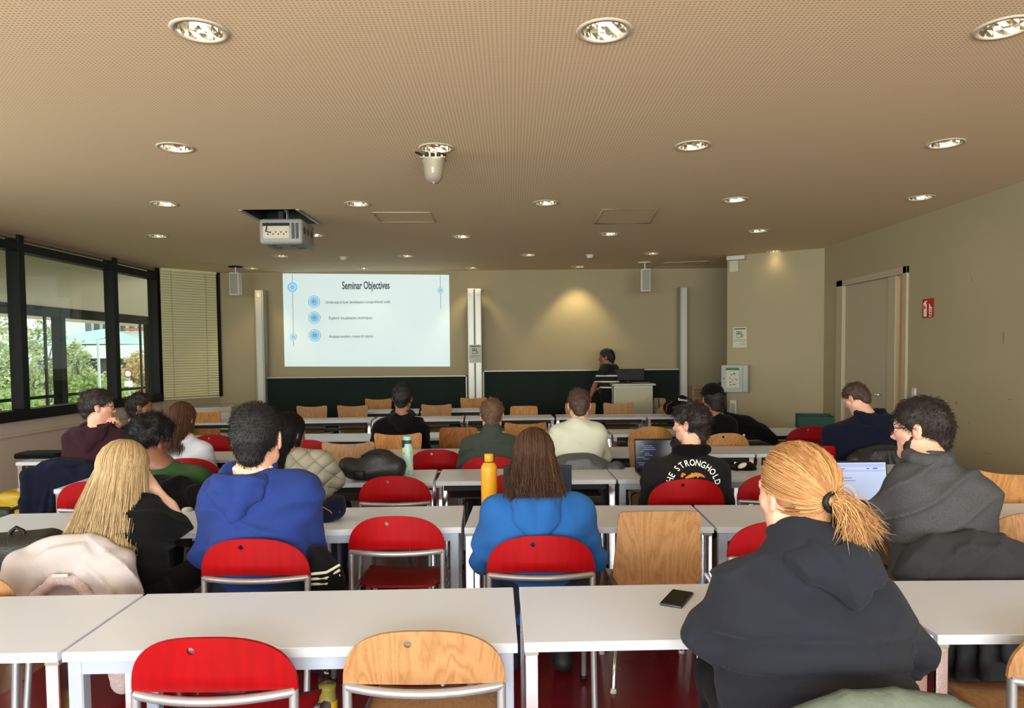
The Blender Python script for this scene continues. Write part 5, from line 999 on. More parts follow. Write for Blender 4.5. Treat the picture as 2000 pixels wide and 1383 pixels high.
d = person('person in pale sage long-sleeved shirt with short brown hair', 5.6, (1131, 792), 0.98, 0.0, -0.12, (1074, 850, 1183, 846), ((1080, 895, 0.1), (1180, 893, 0.1)), ((1095, 878, 0.34), (1168, 878, 0.34)), C_pale, 'fair', b=1.05, rs=0.075, hdy=0.07, seed=16, nb=(1131, 830, 0.0), key='p12')
short_hair(d['t'], d['HM'], HAIR['brown'], 0.007, 1000, (0.012, 0.026), 1.03, 0.5, 0.1, 0.002, seed=12, rad=0.0018)
d = person('person in navy hoodie bent over the desk by the door', 5.45, (1671, 778), 0.94, 0.6, -0.55, (1608, 850, 1752, 838), ((1612, 880, 0.16), (1735, 885, 0.1)), ((1622, 876, 0.38), (1700, 880, 0.36)), C_navy, 'fair', b=1.1, rs=0.078, hdy=0.12, seed=17, nb=(1692, 812, 0.04), trousers=M_blacktr, key='p15')
short_hair(d['t'], d['HM'], HAIR['brown'], 0.007, 900, (0.012, 0.028), 1.02, 0.45, 0.1, 0.002, seed=13, rad=0.0018)
hood(d['t'], d['N'] + Vector((0.04, 0, 0)), 0.15, 0.09, C_navy, 0.011, drop=0.05, back=0.11, seed=6)
# --- fifth row
d = person('person in black with short black hair, fifth row centre', 6.78, (786, 777), 1.04, 0.0, -0.05, (729, 838, 834, 838), ((730, 885, 0.08), (832, 885, 0.08)), ((750, 862, 0.3), (812, 862, 0.3)), C_jet, 'tan', b=1.12, rs=0.085, hdy=0.05, seed=18, nb=(786, 812, 0.0), trousers=M_blacktr, key='p9')
short_hair(d['t'], d['HM'], HAIR['black'], 0.008, 700, (0.015, 0.03), 1.06, 0.5, 0.1, 0.003, seed=14, rad=0.002)
hood(d['t'], d['N'], 0.13, 0.07, C_black, 0.012, drop=0.05, back=0.1, seed=7)
d = person('person with dark bun and pink collar, seen in profile', 6.7, (276, 796), 1.0, -1.25, 0.05, (236, 850, 322, 850), ((240, 890, 0.06), (318, 890, 0.06)), ((260, 870, 0.3), (305, 870, 0.3)), C_black, 'tan', b=0.98, rs=0.07, hdy=0.04, seed=19, nb=(276, 828, 0.0))
short_hair(d['t'], d['HM'], HAIR['dark'], 0.008, 900, (0.02, 0.045), 1.12, 0.6, 0.4, 0.005, seed=15, rad=0.002)
s = SDF(0.01); n_ = d['N']; s.chain([(n_.x + math.sin(a) * 0.085, n_.y - math.cos(a) * 0.08, n_.z + 0.03) for a in np.linspace(-2.8, 2.8, 9)], [0.026] * 9, 0.02); s.build('collar', C_pink, d['t'])
d = person('person in black clothes and black cap near the oblique wall', 6.9, (1391, 780), 1.12, 0.15, -0.05, (1330, 832, 1438, 830), ((1332, 880, 0.08), (1437, 880, 0.08)), ((1350, 862, 0.3), (1420, 862, 0.3)), C_jet, 'tan', b=1.15, rs=0.085, hdy=0.05, seed=20, nb=(1389, 812, 0.0), trousers=M_blacktr, key='p14')
short_hair(d['t'], d['HM'], HAIR['black'], 0.008, 500, (0.01, 0.02), 1.06, 0.4, 0.1, 0.002, nape=0.02, seed=16, rad=0.002)
s = SDF(0.008); s.ell((0, -0.012, 0.052), (0.092, 0.112, 0.092), 0.02).half((0, 0.1, -1), -0.035).cap((-0.045, 0.11, 0.05), (0.045, 0.11, 0.05), 0.012, k=0.02).cap((-0.05, 0.14, 0.045), (0.05, 0.14, 0.045), 0.01, k=0.03); s.build('cap', C_jet, d['t'], d['HM'])
# --- presenter, standing
PY = 11.35
t = thing('person', 'presenter in black shirt with white stripes standing at the lectern', 'person', (W(1192, 760, PY).x, PY, 0), 0, None); O = Vector(t.location)
def Lp(px, py, dy=0.0): return W(px, py, PY + dy) - O
hd = Lp(1184, 699); HM = head_matrix(hd, 1.1, 1.35, 0.0, 0.0); N = Lp(1189, 713)
build_head(t, HM, N, SKIN['brown'], 0.0062); short_hair(t, HM, HAIR['black'], 0.007, 900, (0.012, 0.026), 1.04, 0.6, 0.1, 0.002, seed=17, rad=0.0016)
by = 1.0; R_ = Matrix.Rotation(by, 3, 'Z'); base = Vector((N.x + 0.005, 0, 0))
def bl(x, y, z): return base + R_ @ Vector((x, y, 0)) + Vector((0, 0, z))
SLp, SRp = bl(-0.18, 0, N.z - 0.065), bl(0.18, 0, N.z - 0.065); s = SDF(0.009)
hipz = 0.93
s.cap(tuple(bl(0, 0, hipz)), tuple(bl(0, 0, hipz + 0.2)), 0.155, 0.15, 0.05, (1, 1.1, 1)).cap(tuple(bl(0, 0, hipz + 0.2)), tuple(bl(0, 0.01, N.z - 0.17)), 0.15, 0.16, 0.05, (1, 1.1, 1)).cap(tuple(SLp), tuple(SRp), 0.068, k=0.06)
for S_ in (SLp, SRp): s.cap(tuple(N + Vector((0, 0, -0.02))), tuple(S_), 0.055, 0.05, 0.05)
EL, WL = Lp(1164, 748, 0.02), Lp(1153, 775, -0.05); ER, WRr = bl(0.23, 0.08, N.z - 0.33), bl(0.2, 0.28, N.z - 0.4)
for S_, e in ((SLp, EL), (SRp, ER)): s.cap(tuple(S_), tuple(Vector(S_).lerp(e, 0.75)), 0.066, 0.06, 0.04)
s.disp = folds(31, 0.005, 22); M_stripe = mat('striped_knit', (17, 17, 20), 0.9, bump=0.2, bscale=600)
nt = M_stripe.node_tree; pb = nt.nodes['Principled BSDF']; tc = nt.nodes.new('ShaderNodeTexCoord'); sx = nt.nodes.new('ShaderNodeSeparateXYZ'); nt.links.new(tc.outputs['Object'], sx.inputs[0])
zs = [Lp(1190, y).z for y in (733.5, 745, 756, 766.5)]; prev = None
for z in zs + [Lp(1190, 777).z]:
    a_ = nt.nodes.new('ShaderNodeMath'); a_.operation = 'COMPARE'; a_.inputs[1].default_value = z; a_.inputs[2].default_value = 0.011; nt.links.new(sx.outputs['Z'], a_.inputs[0])
    if prev is None: prev = a_
    else: m_ = nt.nodes.new('ShaderNodeMath'); m_.operation = 'MAXIMUM'; nt.links.new(prev.outputs[0], m_.inputs[0]); nt.links.new(a_.outputs[0], m_.inputs[1]); prev = m_
mxn = nt.nodes.new('ShaderNodeMix'); mxn.data_type = 'RGBA'; mxn.inputs['A'].default_value = lin((17, 17, 20)) + (1,); mxn.inputs['B'].default_value = lin((220, 210, 190)) + (1,); nt.links.new(prev.outputs[0], mxn.inputs['Factor']); nt.links.new(mxn.outputs['Result'], pb.inputs['Base Color'])
s.build('top', M_stripe, t); hand(t, WL, EL, SKIN['brown'], 1, up=(-0.7, -0.7, 0), curl=0.25, bare=True, name='forearm'); hand(t, WRr, ER, SKIN['brown'], -1, curl=0.3, bare=True, name='forearm')
s = SDF(0.014)
for sx_ in (-1, 1): s.chain([tuple(bl(sx_ * 0.085, 0, 0.9)), tuple(bl(sx_ * 0.1, 0.02, 0.5)), tuple(bl(sx_ * 0.11, 0, 0.09))], [0.1, 0.07, 0.052], 0.04)
s.cap(tuple(bl(-0.06, 0, 0.92)), tuple(bl(0.06, 0, 0.92)), 0.125, k=0.05); s.build('trousers', M_blacktr, t)
for sx_ in (-1, 1):
    a_ = bl(sx_ * 0.11, 0, 0); f_ = bl(sx_ * 0.12, 0.17, 0); s3 = SDF(0.01); s3.cap((a_.x, a_.y, 0.055), (f_.x, f_.y, 0.04), 0.045, 0.036, 0.03).cap((a_.x, a_.y, 0.05), (a_.x, a_.y, 0.1), 0.045, k=0.03).half((0, 0, -1), 0.0); s3.build('shoe', M_shoe, t)
# ---- lettering and emblem on the back of the printed jacket
from mathutils.bvhtree import BVHTree
_top = [c for c in P13['t'].children if c.name.startswith('top')][0]
_bv = BVHTree.FromPolygons([v.co.copy() for v in _top.data.vertices], [tuple(p.vertices) for p in _top.data.polygons])
def on_back(px, py):
    o = Vector((0, 0, CAMZ)) - P13['O']; h = _bv.ray_cast(o, ray(px, py).normalized()); 
    return (h[0], h[1]) if h[0] is not None else (W(px, py, 4.25) - P13['O'], Vector((0, -1, 0)))
M_print = mat('white_print', (238, 238, 232), 0.7)
for ch, an in zip('THE' + 'STRONGHOLD', (175, 163, 151, 132, 119, 106, 92.5, 79, 66, 52, 38.5, 25, 12)):
    a = math.radians(an); p, n_ = on_back(1354 + 47 * math.cos(a), 951 - 47 * math.sin(a)); n_ = n_ if n_.y < 0 else -n_
    z = n_.normalized(); u = (Vector((math.cos(a), 0, math.sin(a)))); u = (u - z * u.dot(z)).normalized(); x = u.cross(z)
    M = Matrix(((x.x, u.x, z.x, 0), (x.y, u.y, z.y, 0), (x.z, u.z, z.z, 0), (0, 0, 0, 1))); M.translation = p + z * 0.004
    text('printed_letter', ch, M_print, M, 0.055, P13['t'], xs=0.78, bold=0.0006)
mo_ = mat('print_orange', (206, 128, 40), 0.7)
def stripe(name, pts, r, m):
    q = []
    for px, py in pts: p, n_ = on_back(px, py); q.append(p + Vector((0, -0.004, 0)))
    MB().tube(q, r, 5).build(name, m, P13['t'])
stripe('printed_tiger_body', [(1338, 934), (1348, 930), (1358, 927), (1368, 928), (1376, 932)], [0.006, 0.014, 0.016, 0.012, 0.005], mo_); stripe('printed_tiger_head', [(1331, 932), (1333, 926), (1338, 927)], [0.008, 0.012, 0.008], mo_)
for k in range(5): stripe('printed_tiger_stripe', [(1346 + 5 * k, 924), (1348 + 5 * k, 933)], 0.0035, MATS['white_print'] if k % 2 else M_black)
# ================================================================== COATS OVER CHAIR BACKS
def drape(key, label, m, w=0.27, top=0.86, low=0.5, seed=1, sleeves=((-0.23, 0.42), (0.23, 0.42)), name='jacket', thick=0.075, res=0.01, amp=0.009, dx=0.0, open_=False, ridges=7):
    c = CH[key]; t = thing(name, label, 'jacket', c.location, c.rotation_euler.z, 'coats hung over chair backs'); s = SDF(res); yb = -0.065
    s.ell((dx, yb, top - 0.14), (w, thick, 0.14), 0.03).cap((dx - w * 0.62, yb - 0.01, top - 0.14), (dx - w * 0.72, yb - 0.02, low), thick * 0.9, thick * 0.7, 0.05).cap((dx + w * 0.62, yb - 0.01, top - 0.14), (dx + w * 0.72, yb - 0.02, low), thick * 0.9, thick * 0.7, 0.05)
    s.box((dx, yb - 0.005, (top - 0.12 + low) / 2), (w * 0.6, thick * 0.35, (top - 0.12 - low) / 2), 0.03, 0.04)
    for sx, zl in sleeves: s.cap((dx + sx * 1.0, yb - 0.035, top - 0.12), (dx + sx * 1.15, yb - 0.05, zl), 0.058, 0.048, 0.03)
    for xi in np.linspace(-1, 1, ridges): s.cap((dx + xi * w * 0.3, yb - thick * 0.8, top - 0.045), (dx + xi * w * 0.98, yb - thick * 1.22 + 0.035 * xi * xi, low + 0.05 + 0.03 * (int(xi * 9) % 3)), 0.01, 0.02, 0.018)
    if open_: s.ell((dx, yb - 0.10, low + 0.02), (0.13, 0.09, 0.14), 0.02, op='s')
    s.disp = folds(seed, amp, 13, 0.16, 0.35, 1.2); s.build('jacket_body', m, t)
    return t
W_fleece = cloth('white_fleece', (182, 173, 172), 300, 0.4); C_teddy = mat('teddy_lining', (204, 184, 184), 1.0, bump=0.9, bscale=160)
j = drape('p6', 'white fleece-lined jacket hung over a red chair', W_fleece, 0.235, 0.86, 0.56, 3, ((-0.2, 0.5), (0.2, 0.52)), 'fleece_jacket', 0.066, 0.008, 0.02, 0.0, True)
s = SDF(0.009); s.chain([(-0.16, -0.12, 0.50), (-0.12, -0.13, 0.62), (-0.04, -0.135, 0.69), (0.05, -0.135, 0.685), (0.1, -0.13, 0.6), (0.14, -0.12, 0.5)], [0.022] * 6, 0.02); s.disp = lumps(3, 0.003, 200); s.build('teddy_collar', C_teddy, j)
s = SDF(0.01); s.cap((0.12, -0.03, 0.5), (0.15, 0.02, 0.2), 0.055, 0.058, 0.03); s.disp = lumps(4, 0.003, 200); s.build('hanging_sleeve', C_teddy, j)
MB().box((-0.03, -0.168, 0.71), (0.03, -0.162, 0.722)).build('maker_label', M_white, j)
C_dgrey = cloth('dark_grey_jacket', (48, 48, 50)); C_leather = mat('black_leather', (32, 32, 34), 0.4, bump=0.3, bscale=120); C_oliveL = mat('olive_leather', (92, 102, 92), 0.38, bump=0.3, bscale=60, var=0.1); C_nylon = mat('grey_nylon', (74, 74, 76), 0.5, bump=0.2, bscale=80)
drape('p16', 'dark grey jacket over the chair of the grey-sweatered man', C_dgrey, 0.28, 0.875, 0.3, 7, ((-0.22, 0.35), (0.26, 0.3)), thick=0.085)
drape('p12', 'grey nylon jacket over the chair of the pale shirt', C_nylon, 0.25, 0.855, 0.5, 8, ((-0.24, 0.5), (0.28, 0.46)), res=0.012)
drape('p15', 'black leather jacket over the chair of the navy hoodie', C_leather, 0.25, 0.86, 0.5, 9, ((-0.22, 0.45), (0.22, 0.45)), res=0.012)
drape('p2', 'navy jacket over a chair below the window', C_navy, 0.26, 0.86, 0.3, 10, ((-0.24, 0.28), (0.2, 0.35)), res=0.012)
drape('p5', 'dark jacket over the chair of the green shirt', C_jet, 0.26, 0.85, 0.45, 11, ((-0.22, 0.45), (0.24, 0.42)), res=0.012)
j = drape('p17', 'olive leather jacket over the nearest chair', C_oliveL, 0.27, 0.85, 0.5, 12, ((-0.22, 0.45), (0.24, 0.42)), res=0.009, amp=0.004, ridges=0)
# ================================================================== THINGS ON THE DESKS
def onz(px, py, z=TZ): return ZP(px, py, z)
def bottle_y():
    p = onz(956, 989); t = thing('drinking_bottle', 'matte yellow drinking bottle beside the bright blue hoodie', 'bottle', p); m = mat('yellow_enamel', (226, 158, 30), 0.4)
    MB().lathe([(0, 0), (0.042, 0), (0.045, 0.006), (0.045, 0.205), (0.043, 0.222), (0.034, 0.238), (0.025, 0.246), (0.025, 0.25)], 32).build('flask', m, t)
    MB().lathe([(0.024, 0.25), (0.0255, 0.252), (0.0255, 0.288), (0.023, 0.292), (0, 0.292)], 28).build('lid', m, t); MB().tube([(-0.03, 0, 0.255), (-0.032, 0, 0.275), (0.032, 0, 0.275), (0.03, 0, 0.255)], 0.004, 6).build('carry_loop', M_black, t); MB().lathe([(0.0262, 0.246), (0.0262, 0.251)], 24).build('seal_ring', M_black, t)
bottle_y()
p = onz(797, 929); t = thing('drinking_bottle', 'pale blue bottle patterned with yellow lemons', 'bottle', p); m = mat('lemon_print_blue', (168, 206, 204), 0.4)
MB().lathe([(0, 0), (0.035, 0), (0.037, 0.005), (0.037, 0.185), (0.034, 0.2), (0.026, 0.218), (0.026, 0.225)], 28).build('flask', m, t); MB().lathe([(0.026, 0.225), (0.028, 0.228), (0.028, 0.25)], 24).build('neck_band', mat('olive_band', (70, 74, 50), 0.5), t); MB().lathe([(0.0285, 0.25), (0.0285, 0.272), (0.026, 0.276), (0, 0.276)], 24).build('lid', mat('lid_blue', (140, 196, 204), 0.4), t); MB().box((-0.036, -0.03, 0.2), (-0.02, -0.018, 0.25)).build('strap', M_black, t)
rr = random.Random(5)
for i in range(30):
    a, z = rr.uniform(-PI, 0.0), rr.uniform(0.012, 0.19); MXl = Matrix.Translation((0.0372 * math.cos(a), 0.0372 * math.sin(a), z)) @ Matrix.Rotation(a, 4, 'Z') @ Matrix.Rotation(rr.uniform(0, 3), 4, 'X') @ Matrix.Diagonal((0.12, 1, 1.35, 1))
    le = i % 3 != 2; MB().lathe([(0, -0.009), (0.006, -0.006), (0.0085, 0), (0.006, 0.006), (0, 0.009)] if le else [(0, -0.008), (0.003, 0), (0, 0.008)], 8, MXl).build('printed_lemon' if le else 'printed_leaf', mat('lemon_yellow', (228, 212, 80), 0.5) if le else mat('leaf_print', (52, 66, 62), 0.5), t)
def laptop(label, pxl, pxr, pyt, Y, scr, body, rz=0.0, lines=None, rec=0.15, dep=0.23):
    a, b = W(pxl, pyt, Y), W(pxr, pyt, Y); w = b.x - a.x; h = a.z - TZ - 0.01; t = thing('laptop', label, 'laptop', ((a.x + b.x) / 2, Y, TZ), rz)
    MB().rbox((-w / 2, -dep, 0.0), (w / 2, 0.0, 0.016), 0.004, seg=1).build('base', body, t); MB().box((-w / 2 + 0.02, -dep * 0.62, 0.0155), (w / 2 - 0.02, -0.02, 0.0175)).build('keyboard', M_black, t); MB().box((-0.05, -dep + 0.01, 0.0155), (0.05, -dep * 0.66, 0.0172)).build('touchpad', M_alu, t)
    Rm = Matrix.Translation((0, 0, 0.012)) @ Matrix.Rotation(-rec, 4, 'X'); H_ = h / math.cos(rec); ld = MB().rbox((-w / 2, -0.004, 0), (w / 2, 0.005, H_), 0.003, Rm, seg=1).build('lid', body, t); MB().box((-w / 2 + 0.008, -0.0055, 0.015), (w / 2 - 0.008, -0.004, H_ - 0.012), Rm).build('screen', scr, ld)
    for (x, z, l, m_, hh) in (lines or []): MB().box((-w / 2 + 0.012 + x * w, -0.0068, z * H_), (-w / 2 + 0.012 + (x + l) * w, -0.0055, z * H_ + hh), Rm).build('screen_mark', m_, ld)
    return t
M_scr_dark = mat('screen_dark', (30, 32, 42), 0.25, emit=0.5); M_scr_off = mat('screen_slate', (40, 46, 58), 0.8, spec=0.1); M_scr_doc = mat('screen_document', (168, 186, 226), 0.4, emit=0.42); M_scr_bar = mat('screen_bar', (150, 160, 214), 0.4, emit=0.42); M_scr_txt = mat('screen_text', (70, 80, 110), 0.4, emit=0.3); M_scr_wh = mat('screen_panel', (182, 200, 226), 0.4, emit=0.45)
rr = random.Random(9)
laptop('laptop with slate screen behind the long dark brown hair', 983, 1117, 912, 3.84, M_scr_off, M_black)
laptop('laptop with dark code editor left of the printed jacket', 1240, 1332, 859, 5.0, M_scr_dark, M_black, lines=[(rr.uniform(0.02, 0.25), 0.1 + 0.06 * i, rr.uniform(0.05, 0.3), mat('code_text', (120, 130, 190), 0.5, emit=0.5), 0.003) for i in range(13)])
laptop('laptop showing a document, used by the grey-sweatered man', 1588, 1738, 903, 3.74, M_scr_doc, M_black, lines=[(0.0, 0.86, 0.93, M_scr_bar, 0.016), (0.0, 0.76, 0.93, M_scr_bar, 0.008), (0.02, 0.82, 0.4, M_scr_txt, 0.003), (0.05, 0.8, 0.35, M_scr_txt, 0.002), (0.3, 0.62, 0.2, M_scr_txt, 0.003), (0.3, 0.56, 0.24, M_scr_txt, 0.003), (0.3, 0.53, 0.08, M_scr_txt, 0.002), (0.0, 0.1, 0.22, M_scr_wh, 0.12), (0.78, 0.81, 0.06, mat('screen_button', (40, 90, 200), 0.4, emit=0.5), 0.008), (0.7, 0.81, 0.03, M_scr_txt, 0.006)])
p = onz(1322, 1172); t = thing('mobile_phone', 'black mobile phone lying on the nearest desk', 'phone', (p.x, p.y, TZ), -0.5); MB().rbox((-0.038, -0.078, 0), (0.038, 0.078, 0.009), 0.004).build('case', mat('phone_frame', (70, 72, 74), 0.3, 0.6), t); MB().box((-0.035, -0.075, 0.0085), (0.035, 0.075, 0.0098)).build('glass', mat('phone_glass', (12, 12, 14), 0.08), t)
p = onz(366, 998); t = thing('compact_case', 'small round white case beside the blonde woman', 'case', p); MB().lathe([(0, 0), (0.026, 0), (0.028, 0.006), (0.028, 0.012), (0.02, 0.018), (0, 0.019)], 20).build('shell', M_white, t); MB().lathe([(0.0284, 0.008), (0.0284, 0.011)], 20).build('seam', M_alu, t)
# laptop sleeve by the window
p = onz(84, 893); t = thing('laptop_sleeve', 'flat black laptop sleeve on the window-side desk', 'sleeve', p); s = SDF(0.008); s.box((0, 0.02, 0.022), (0.17, 0.11, 0.012), 0.012); s.disp = lumps(2, 0.004, 20); s.build('sleeve_body', C_jet, t); MB().tube([(-0.16, -0.1, 0.035), (0.16, -0.1, 0.038)], 0.004, 5).build('zip', M_black, t)
# soft black bag on the third-row desk
p = onz(724, 940); t = thing('bag', 'slumped black bag on the third-row desk', 'bag', p); s = SDF(0.009)
s.ell((0.0, 0.06, 0.06), (0.19, 0.1, 0.075), 0.06).ell((0.05, 0.06, 0.13), (0.12, 0.085, 0.08), 0.06).ell((-0.16, 0.05, 0.1), (0.07, 0.06, 0.06), 0.05).ell((0.17, 0.04, 0.08), (0.06, 0.06, 0.07), 0.05).half((0, 0, -1), 0.0); s.disp = folds(41, 0.014, 17, 0.1, 0.8, 1.2); s.build('bag_body', mat('black_nylon', (26, 26, 26), 0.5, bump=0.3, bscale=90), t)
MB().tube([(-0.05, -0.03, 0.17), (0.0, -0.05, 0.2), (0.07, -0.03, 0.19)], 0.009, 6).build('handle', M_black, t); MB().rbox((-0.1, -0.075, 0.03), (-0.03, -0.05, 0.08), 0.008).build('buckle_strap', M_black, t)
# pouch beside the royal blue hoodie
p = onz(640, 1020); t = thing('pouch', 'small dark drawstring pouch beside the royal blue hoodie', 'pouch', p); s = SDF(0.006); s.ell((0, 0.05, 0.035), (0.07, 0.07, 0.04), 0.03).ell((0.03, 0.06, 0.075), (0.05, 0.05, 0.04), 0.03).half((0, 0, -1), 0); s.disp = folds(5, 0.01, 30, 0.08); s.build('pouch_body', C_navy, t); MB().tube([(-0.02, -0.01, 0.08), (0.02, -0.02, 0.06), (0.035, -0.02, 0.035), (0.06, 0.0, 0.05), (0.05, 0.02, 0.09)], 0.003, 5).build('drawstring', mat('brown_cord', (150, 110, 84), 0.7), t)
# cap on the third-row desk
p = onz(1452, 918); t = thing('baseball_cap', 'black cap with pale patch lying on a third-row desk', 'cap', p, 0.3); s = SDF(0.006); s.ell((0.03, 0.03, 0.0), (0.085, 0.085, 0.06), 0.02).cap((-0.07, -0.03, 0.012), (-0.07, 0.06, 0.012), 0.012, k=0.03).cap((-0.11, 0.0, 0.008), (-0.11, 0.03, 0.008), 0.008, k=0.03).half((0, 0, -1), 0); s.build('crown', C_jet, t); s = SDF(0.006); s.ell((-0.03, -0.03, 0.038), (0.035, 0.02, 0.012), 0.01, rot3(0, 0.6, -0.6)); s.build('patch', C_cream, t)
# green crate at the wall
p = onz(1594, 838); t = thing('storage_box', 'dark green open box on the desk by the wall', 'box', (p.x, p.y, TZ), -0.25); m = mat('green_felt', (30, 66, 58), 0.9, bump=0.3, bscale=60)
for a, b_ in (((-0.18, 0, 0), (0.18, 0.01, 0.13)), ((-0.18, 0.22, 0), (0.18, 0.23, 0.15)), ((-0.18, 0.01, 0), (-0.17, 0.22, 0.145)), ((0.17, 0.01, 0), (0.18, 0.22, 0.135))): MB().box(a, b_).build('side_panel', m, t)
MB().box((-0.17, 0.01, 0), (0.17, 0.22, 0.008)).build('bottom', m, t)
# coat lying on the fifth-row desk
p = onz(1470, 855); t = thing('coat', 'black coat with white buttons lying on a fifth-row desk', 'coat', p); s = SDF(0.012); s.chain([(-0.22, 0.08, 0.17), (-0.05, 0.06, 0.12), (0.1, 0.04, 0.05), (0.2, 0.0, -0.02)], [0.07, 0.085, 0.07, 0.05], 0.05).ell((-0.1, 0.05, 0.05), (0.12, 0.08, 0.07), 0.05); s.disp = folds(9, 0.014, 20, 0.1, 0.6, 1.2); s.build('coat_body', C_jet, t)
for x, z in ((-0.17, 0.13), (-0.1, 0.03)): MB().lathe([(0, 0.006), (0.012, 0.005), (0.014, 0)], 12, Matrix.Translation((x, -0.045, z)) @ RXm).build('button', M_white, t)
# bag with cap near the board corner
p = onz(1330, 800); Yb = 9.48; p = W(1330, 796, Yb); t = thing('sports_bag', 'black bag with red piping and small white lettering before the board', 'bag', (p.x, Yb, TZ)); s = SDF(0.01); s.ell((0.02, 0.08, 0.12), (0.13, 0.11, 0.14), 0.05).ell((-0.13, 0.08, 0.09), (0.09, 0.09, 0.1), 0.04).half((0, 0, -1), 0); s.disp = folds(4, 0.006, 20); s.build('bag_body', C_black, t)
mr_ = mat('red_piping', (150, 36, 40), 0.6); MB().tube([(-0.2, -0.0, 0.04), (-0.19, -0.01, 0.13), (-0.12, -0.02, 0.18)], 0.006, 5).tube([(-0.12, -0.03, 0.1), (0.0, -0.04, 0.13), (0.12, -0.02, 0.12)], 0.006, 5).build('piping', mr_, t)
text('lettering', 'Germina', M_print, Matrix.Translation((0.03, -0.035, 0.2)) @ Matrix.Rotation(0.12, 4, 'Y') @ Matrix.Rotation(PI / 2 - 0.35, 4, 'X'), 0.045, t, bold=0.001)
# canvas bag right of the lectern, low cabinet, cables
p = W(1288, 800, 11.2); t = thing('canvas_bag', 'beige canvas bag hanging right of the lectern', 'bag', (p.x, 11.2, 0)); s = SDF(0.012); s.box((0, 0.05, 0.62), (0.075, 0.05, 0.2), 0.03).ell((0.02, 0.05, 0.4), (0.12, 0.1, 0.12), 0.06).cap((0, 0.05, 0.3), (0, 0.05, 0.03), 0.09, 0.1, 0.05).half((0, 0, -1), 0); s.disp = folds(2, 0.01, 16); s.build('bag_body', mat('canvas', (150, 132, 106), 0.9), t); MB().tube([(-0.02, -0.03, 0.84), (0.0, -0.05, 0.6), (0.02, -0.05, 0.4)], 0.008, 5).build('strap', M_black, t)
p = W(405, 812, 11.0); t = thing('low_cabinet', 'low white cabinet with glass top in the left front corner', 'cabinet', (p.x - 0.05, 10.9, 0), 0.25); MB().rbox((-0.42, 0, 0.05), (0.42, 0.5, 0.72), 0.006, seg=1).build('body', M_white, t); MB().rbox((-0.44, -0.02, 0.72), (0.44, 0.52, 0.8), 0.005, seg=1).build('display_top', mat('grey_acrylic', (170, 166, 154), 0.15), t); MB().rbox((-0.4, -0.012, 0.08), (-0.01, 0, 0.7), 0.003, seg=1).build('door', M_white, t); MB().rbox((0.01, -0.012, 0.08), (0.4, 0, 0.7), 0.003, seg=1).build('door', M_white, t)
p = W(1365, 800, 11.6); t = thing('wooden_easel', 'narrow wooden frame leaning at the niche wall', 'frame', (p.x, 11.7, 0)); 
for x in (-0.08, 0.06): MB().box((x, 0, 0), (x + 0.03, 0.03, 1.02)).build('upright', M_oak, t)
for z in (0.5, 0.8, 0.97): MB().box((-0.05, 0.005, z), (0.06, 0.025, z + 0.03)).build('rung', M_oak, t)
p = onob(1417, 790); t = thing('cable_bundle', 'black cables hanging at the edge of the oblique wall', 'cables', (3.12, 10.6, 0)); 
for k in range(5): MB().tube([(0.02 * k - 0.03, -0.02 * (k % 3), 1.0 + 0.03 * k), (0.015 * k - 0.02, -0.05 * ((k + 1) % 3), 0.8), (0.02 * k + 0.02 * math.sin(k), -0.04, 0.62), (0.03 * k - 0.02, -0.02, 0.4)], 0.008, 6).build('cable', M_black, t)
MB().rbox((-0.04, -0.03, 0.92), (0.06, 0.03, 1.12), 0.006, seg=1).build('connector_box', M_black, t)
t = thing('wall_socket', 'white multi-socket box low on the oblique wall', 'socket'); t.matrix_world = Matrix.Translation(onob(1433, 798)) @ OBR; MB().rbox((-0.05, -0.05, -0.13), (0.05, 0, 0.13), 0.005).build('housing', M_white, t); MB().box((-0.03, -0.055, -0.1), (0.03, -0.05, 0.08)).build('socket_face', M_alu, t)
# backpack at the left edge, yellow bag, floor things
p = W(18, 1120, 2.9); t = thing('backpack', 'black backpack at the left picture edge', 'backpack', (p.x - 0.02, 2.98, 0.46), 0.2); s = SDF(0.009); s.box((0, 0, 0.2), (0.12, 0.06, 0.13), 0.05).box((0, -0.09, 0.13), (0.09, 0.02, 0.06), 0.03); s.disp = folds(6, 0.005, 18); s.build('backpack_body', mat('black_nylon', (26, 26, 26), 0.5, bump=0.3, bscale=90), t)
MB().tube([(-0.03, 0.0, 0.36), (-0.02, 0.0, 0.395), (0.0, 0.0, 0.41), (0.025, 0.0, 0.395), (0.035, 0.0, 0.36)], 0.009, 8).build('handle', M_black, t); MB().tube([(0.12, -0.07, 0.05), (0.15, -0.07, 0.2), (0.1, -0.075, 0.33), (-0.1, -0.075, 0.33)], 0.005, 6).build('zip', M_black, t)
for z in (0.1, 0.09): MB().box((0.03, -0.145, z), (0.075, -0.142, z + 0.004)).build('printed_line', M_alu, t)
p = W(45, 1000, 5.5); t = thing('messenger_bag', 'yellow and black bag on the floor by the window wall', 'bag', (p.x, 5.5, 0), 0.1); s = SDF(0.012); s.box((0.06, 0, 0.27), (0.14, 0.08, 0.24), 0.05); s.disp = folds(3, 0.008, 14); s.build('yellow_panel', mat('yellow_tarp', (176, 146, 22), 0.4), t); s = SDF(0.012); s.box((-0.12, -0.03, 0.22), (0.08, 0.1, 0.19), 0.05); s.disp = folds(5, 0.008, 14); s.build('black_panel', MATS['black_nylon'], t); MB().tube([(-0.05, -0.14, 0.42), (0.06, -0.15, 0.46), (0.2, -0.14, 0.52)], 0.014, 6).build('strap', M_black, t)
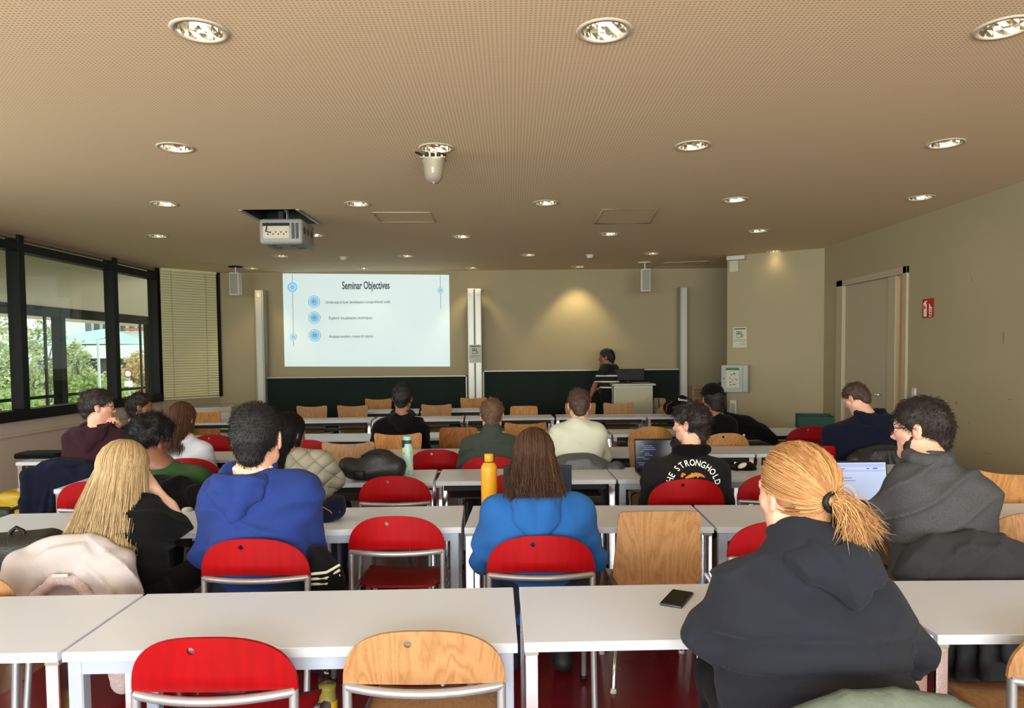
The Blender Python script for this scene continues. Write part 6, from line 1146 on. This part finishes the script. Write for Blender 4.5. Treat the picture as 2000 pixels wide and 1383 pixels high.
p = W(730, 1140, 3.95); t = thing('bag', 'dark bag with grey strap on the floor under the empty red chair', 'bag', (p.x, 3.9, 0)); s = SDF(0.011); s.ell((0, 0, 0.16), (0.2, 0.14, 0.17), 0.05).half((0, 0, -1), 0); s.disp = folds(8, 0.01, 18); s.build('bag_body', C_char, t); MB().tube([(-0.06, -0.12, 0.2), (-0.05, -0.1, 0.34), (0.02, -0.1, 0.35), (0.1, -0.12, 0.22)], 0.011, 6).build('strap', mat('grey_webbing', (170, 168, 160), 0.8), t)
p = ZP(641, 1410, 0.0); t = thing('plastic_bottle', 'clear plastic bottle of yellow drink on the floor', 'bottle', (p.x, p.y, 0)); M_pet = glass_mat('clear_pet', (220, 222, 214)); MB().lathe([(0, 0.002), (0.036, 0.002), (0.04, 0.01), (0.04, 0.11), (0.036, 0.13), (0.04, 0.15), (0.04, 0.2), (0.03, 0.24), (0.014, 0.27), (0.014, 0.29)], 24).build('bottle_wall', M_pet, t); MB().lathe([(0, 0.004), (0.037, 0.006), (0.037, 0.11), (0.034, 0.13), (0.037, 0.15), (0.037, 0.165), (0, 0.165)], 24).build('drink', mat('yellow_drink', (196, 178, 96), 0.15), t); MB().lathe([(0.0405, 0.03), (0.0405, 0.1)], 24).build('label_band', mat('label_yellow', (214, 168, 40), 0.5), t); MB().lathe([(0.0155, 0.272), (0.0155, 0.295), (0, 0.296)], 16).build('cap', mat('cap_yellow', (220, 180, 60), 0.5), t)
p = W(628, 1108, 3.02); t = thing('track_jacket', 'dark track jacket with white stripes beside the royal blue hoodie', 'jacket', (p.x, 3.05, 0)); s = SDF(0.01); s.chain([(-0.02, 0, 0.72), (0.02, 0, 0.62), (0.03, 0.0, 0.5), (0.0, 0, 0.4)], [0.045, 0.06, 0.065, 0.05], 0.04); s.disp = folds(13, 0.01, 22); s.build('jacket_body', C_black, t)
for k in range(3): MB().tube([(-0.04, -0.058, 0.61 + 0.022 * k), (0.03, -0.066, 0.615 + 0.024 * k), (0.078, -0.03, 0.64 + 0.022 * k)], 0.0065, 6).build('stripe', M_white, t)
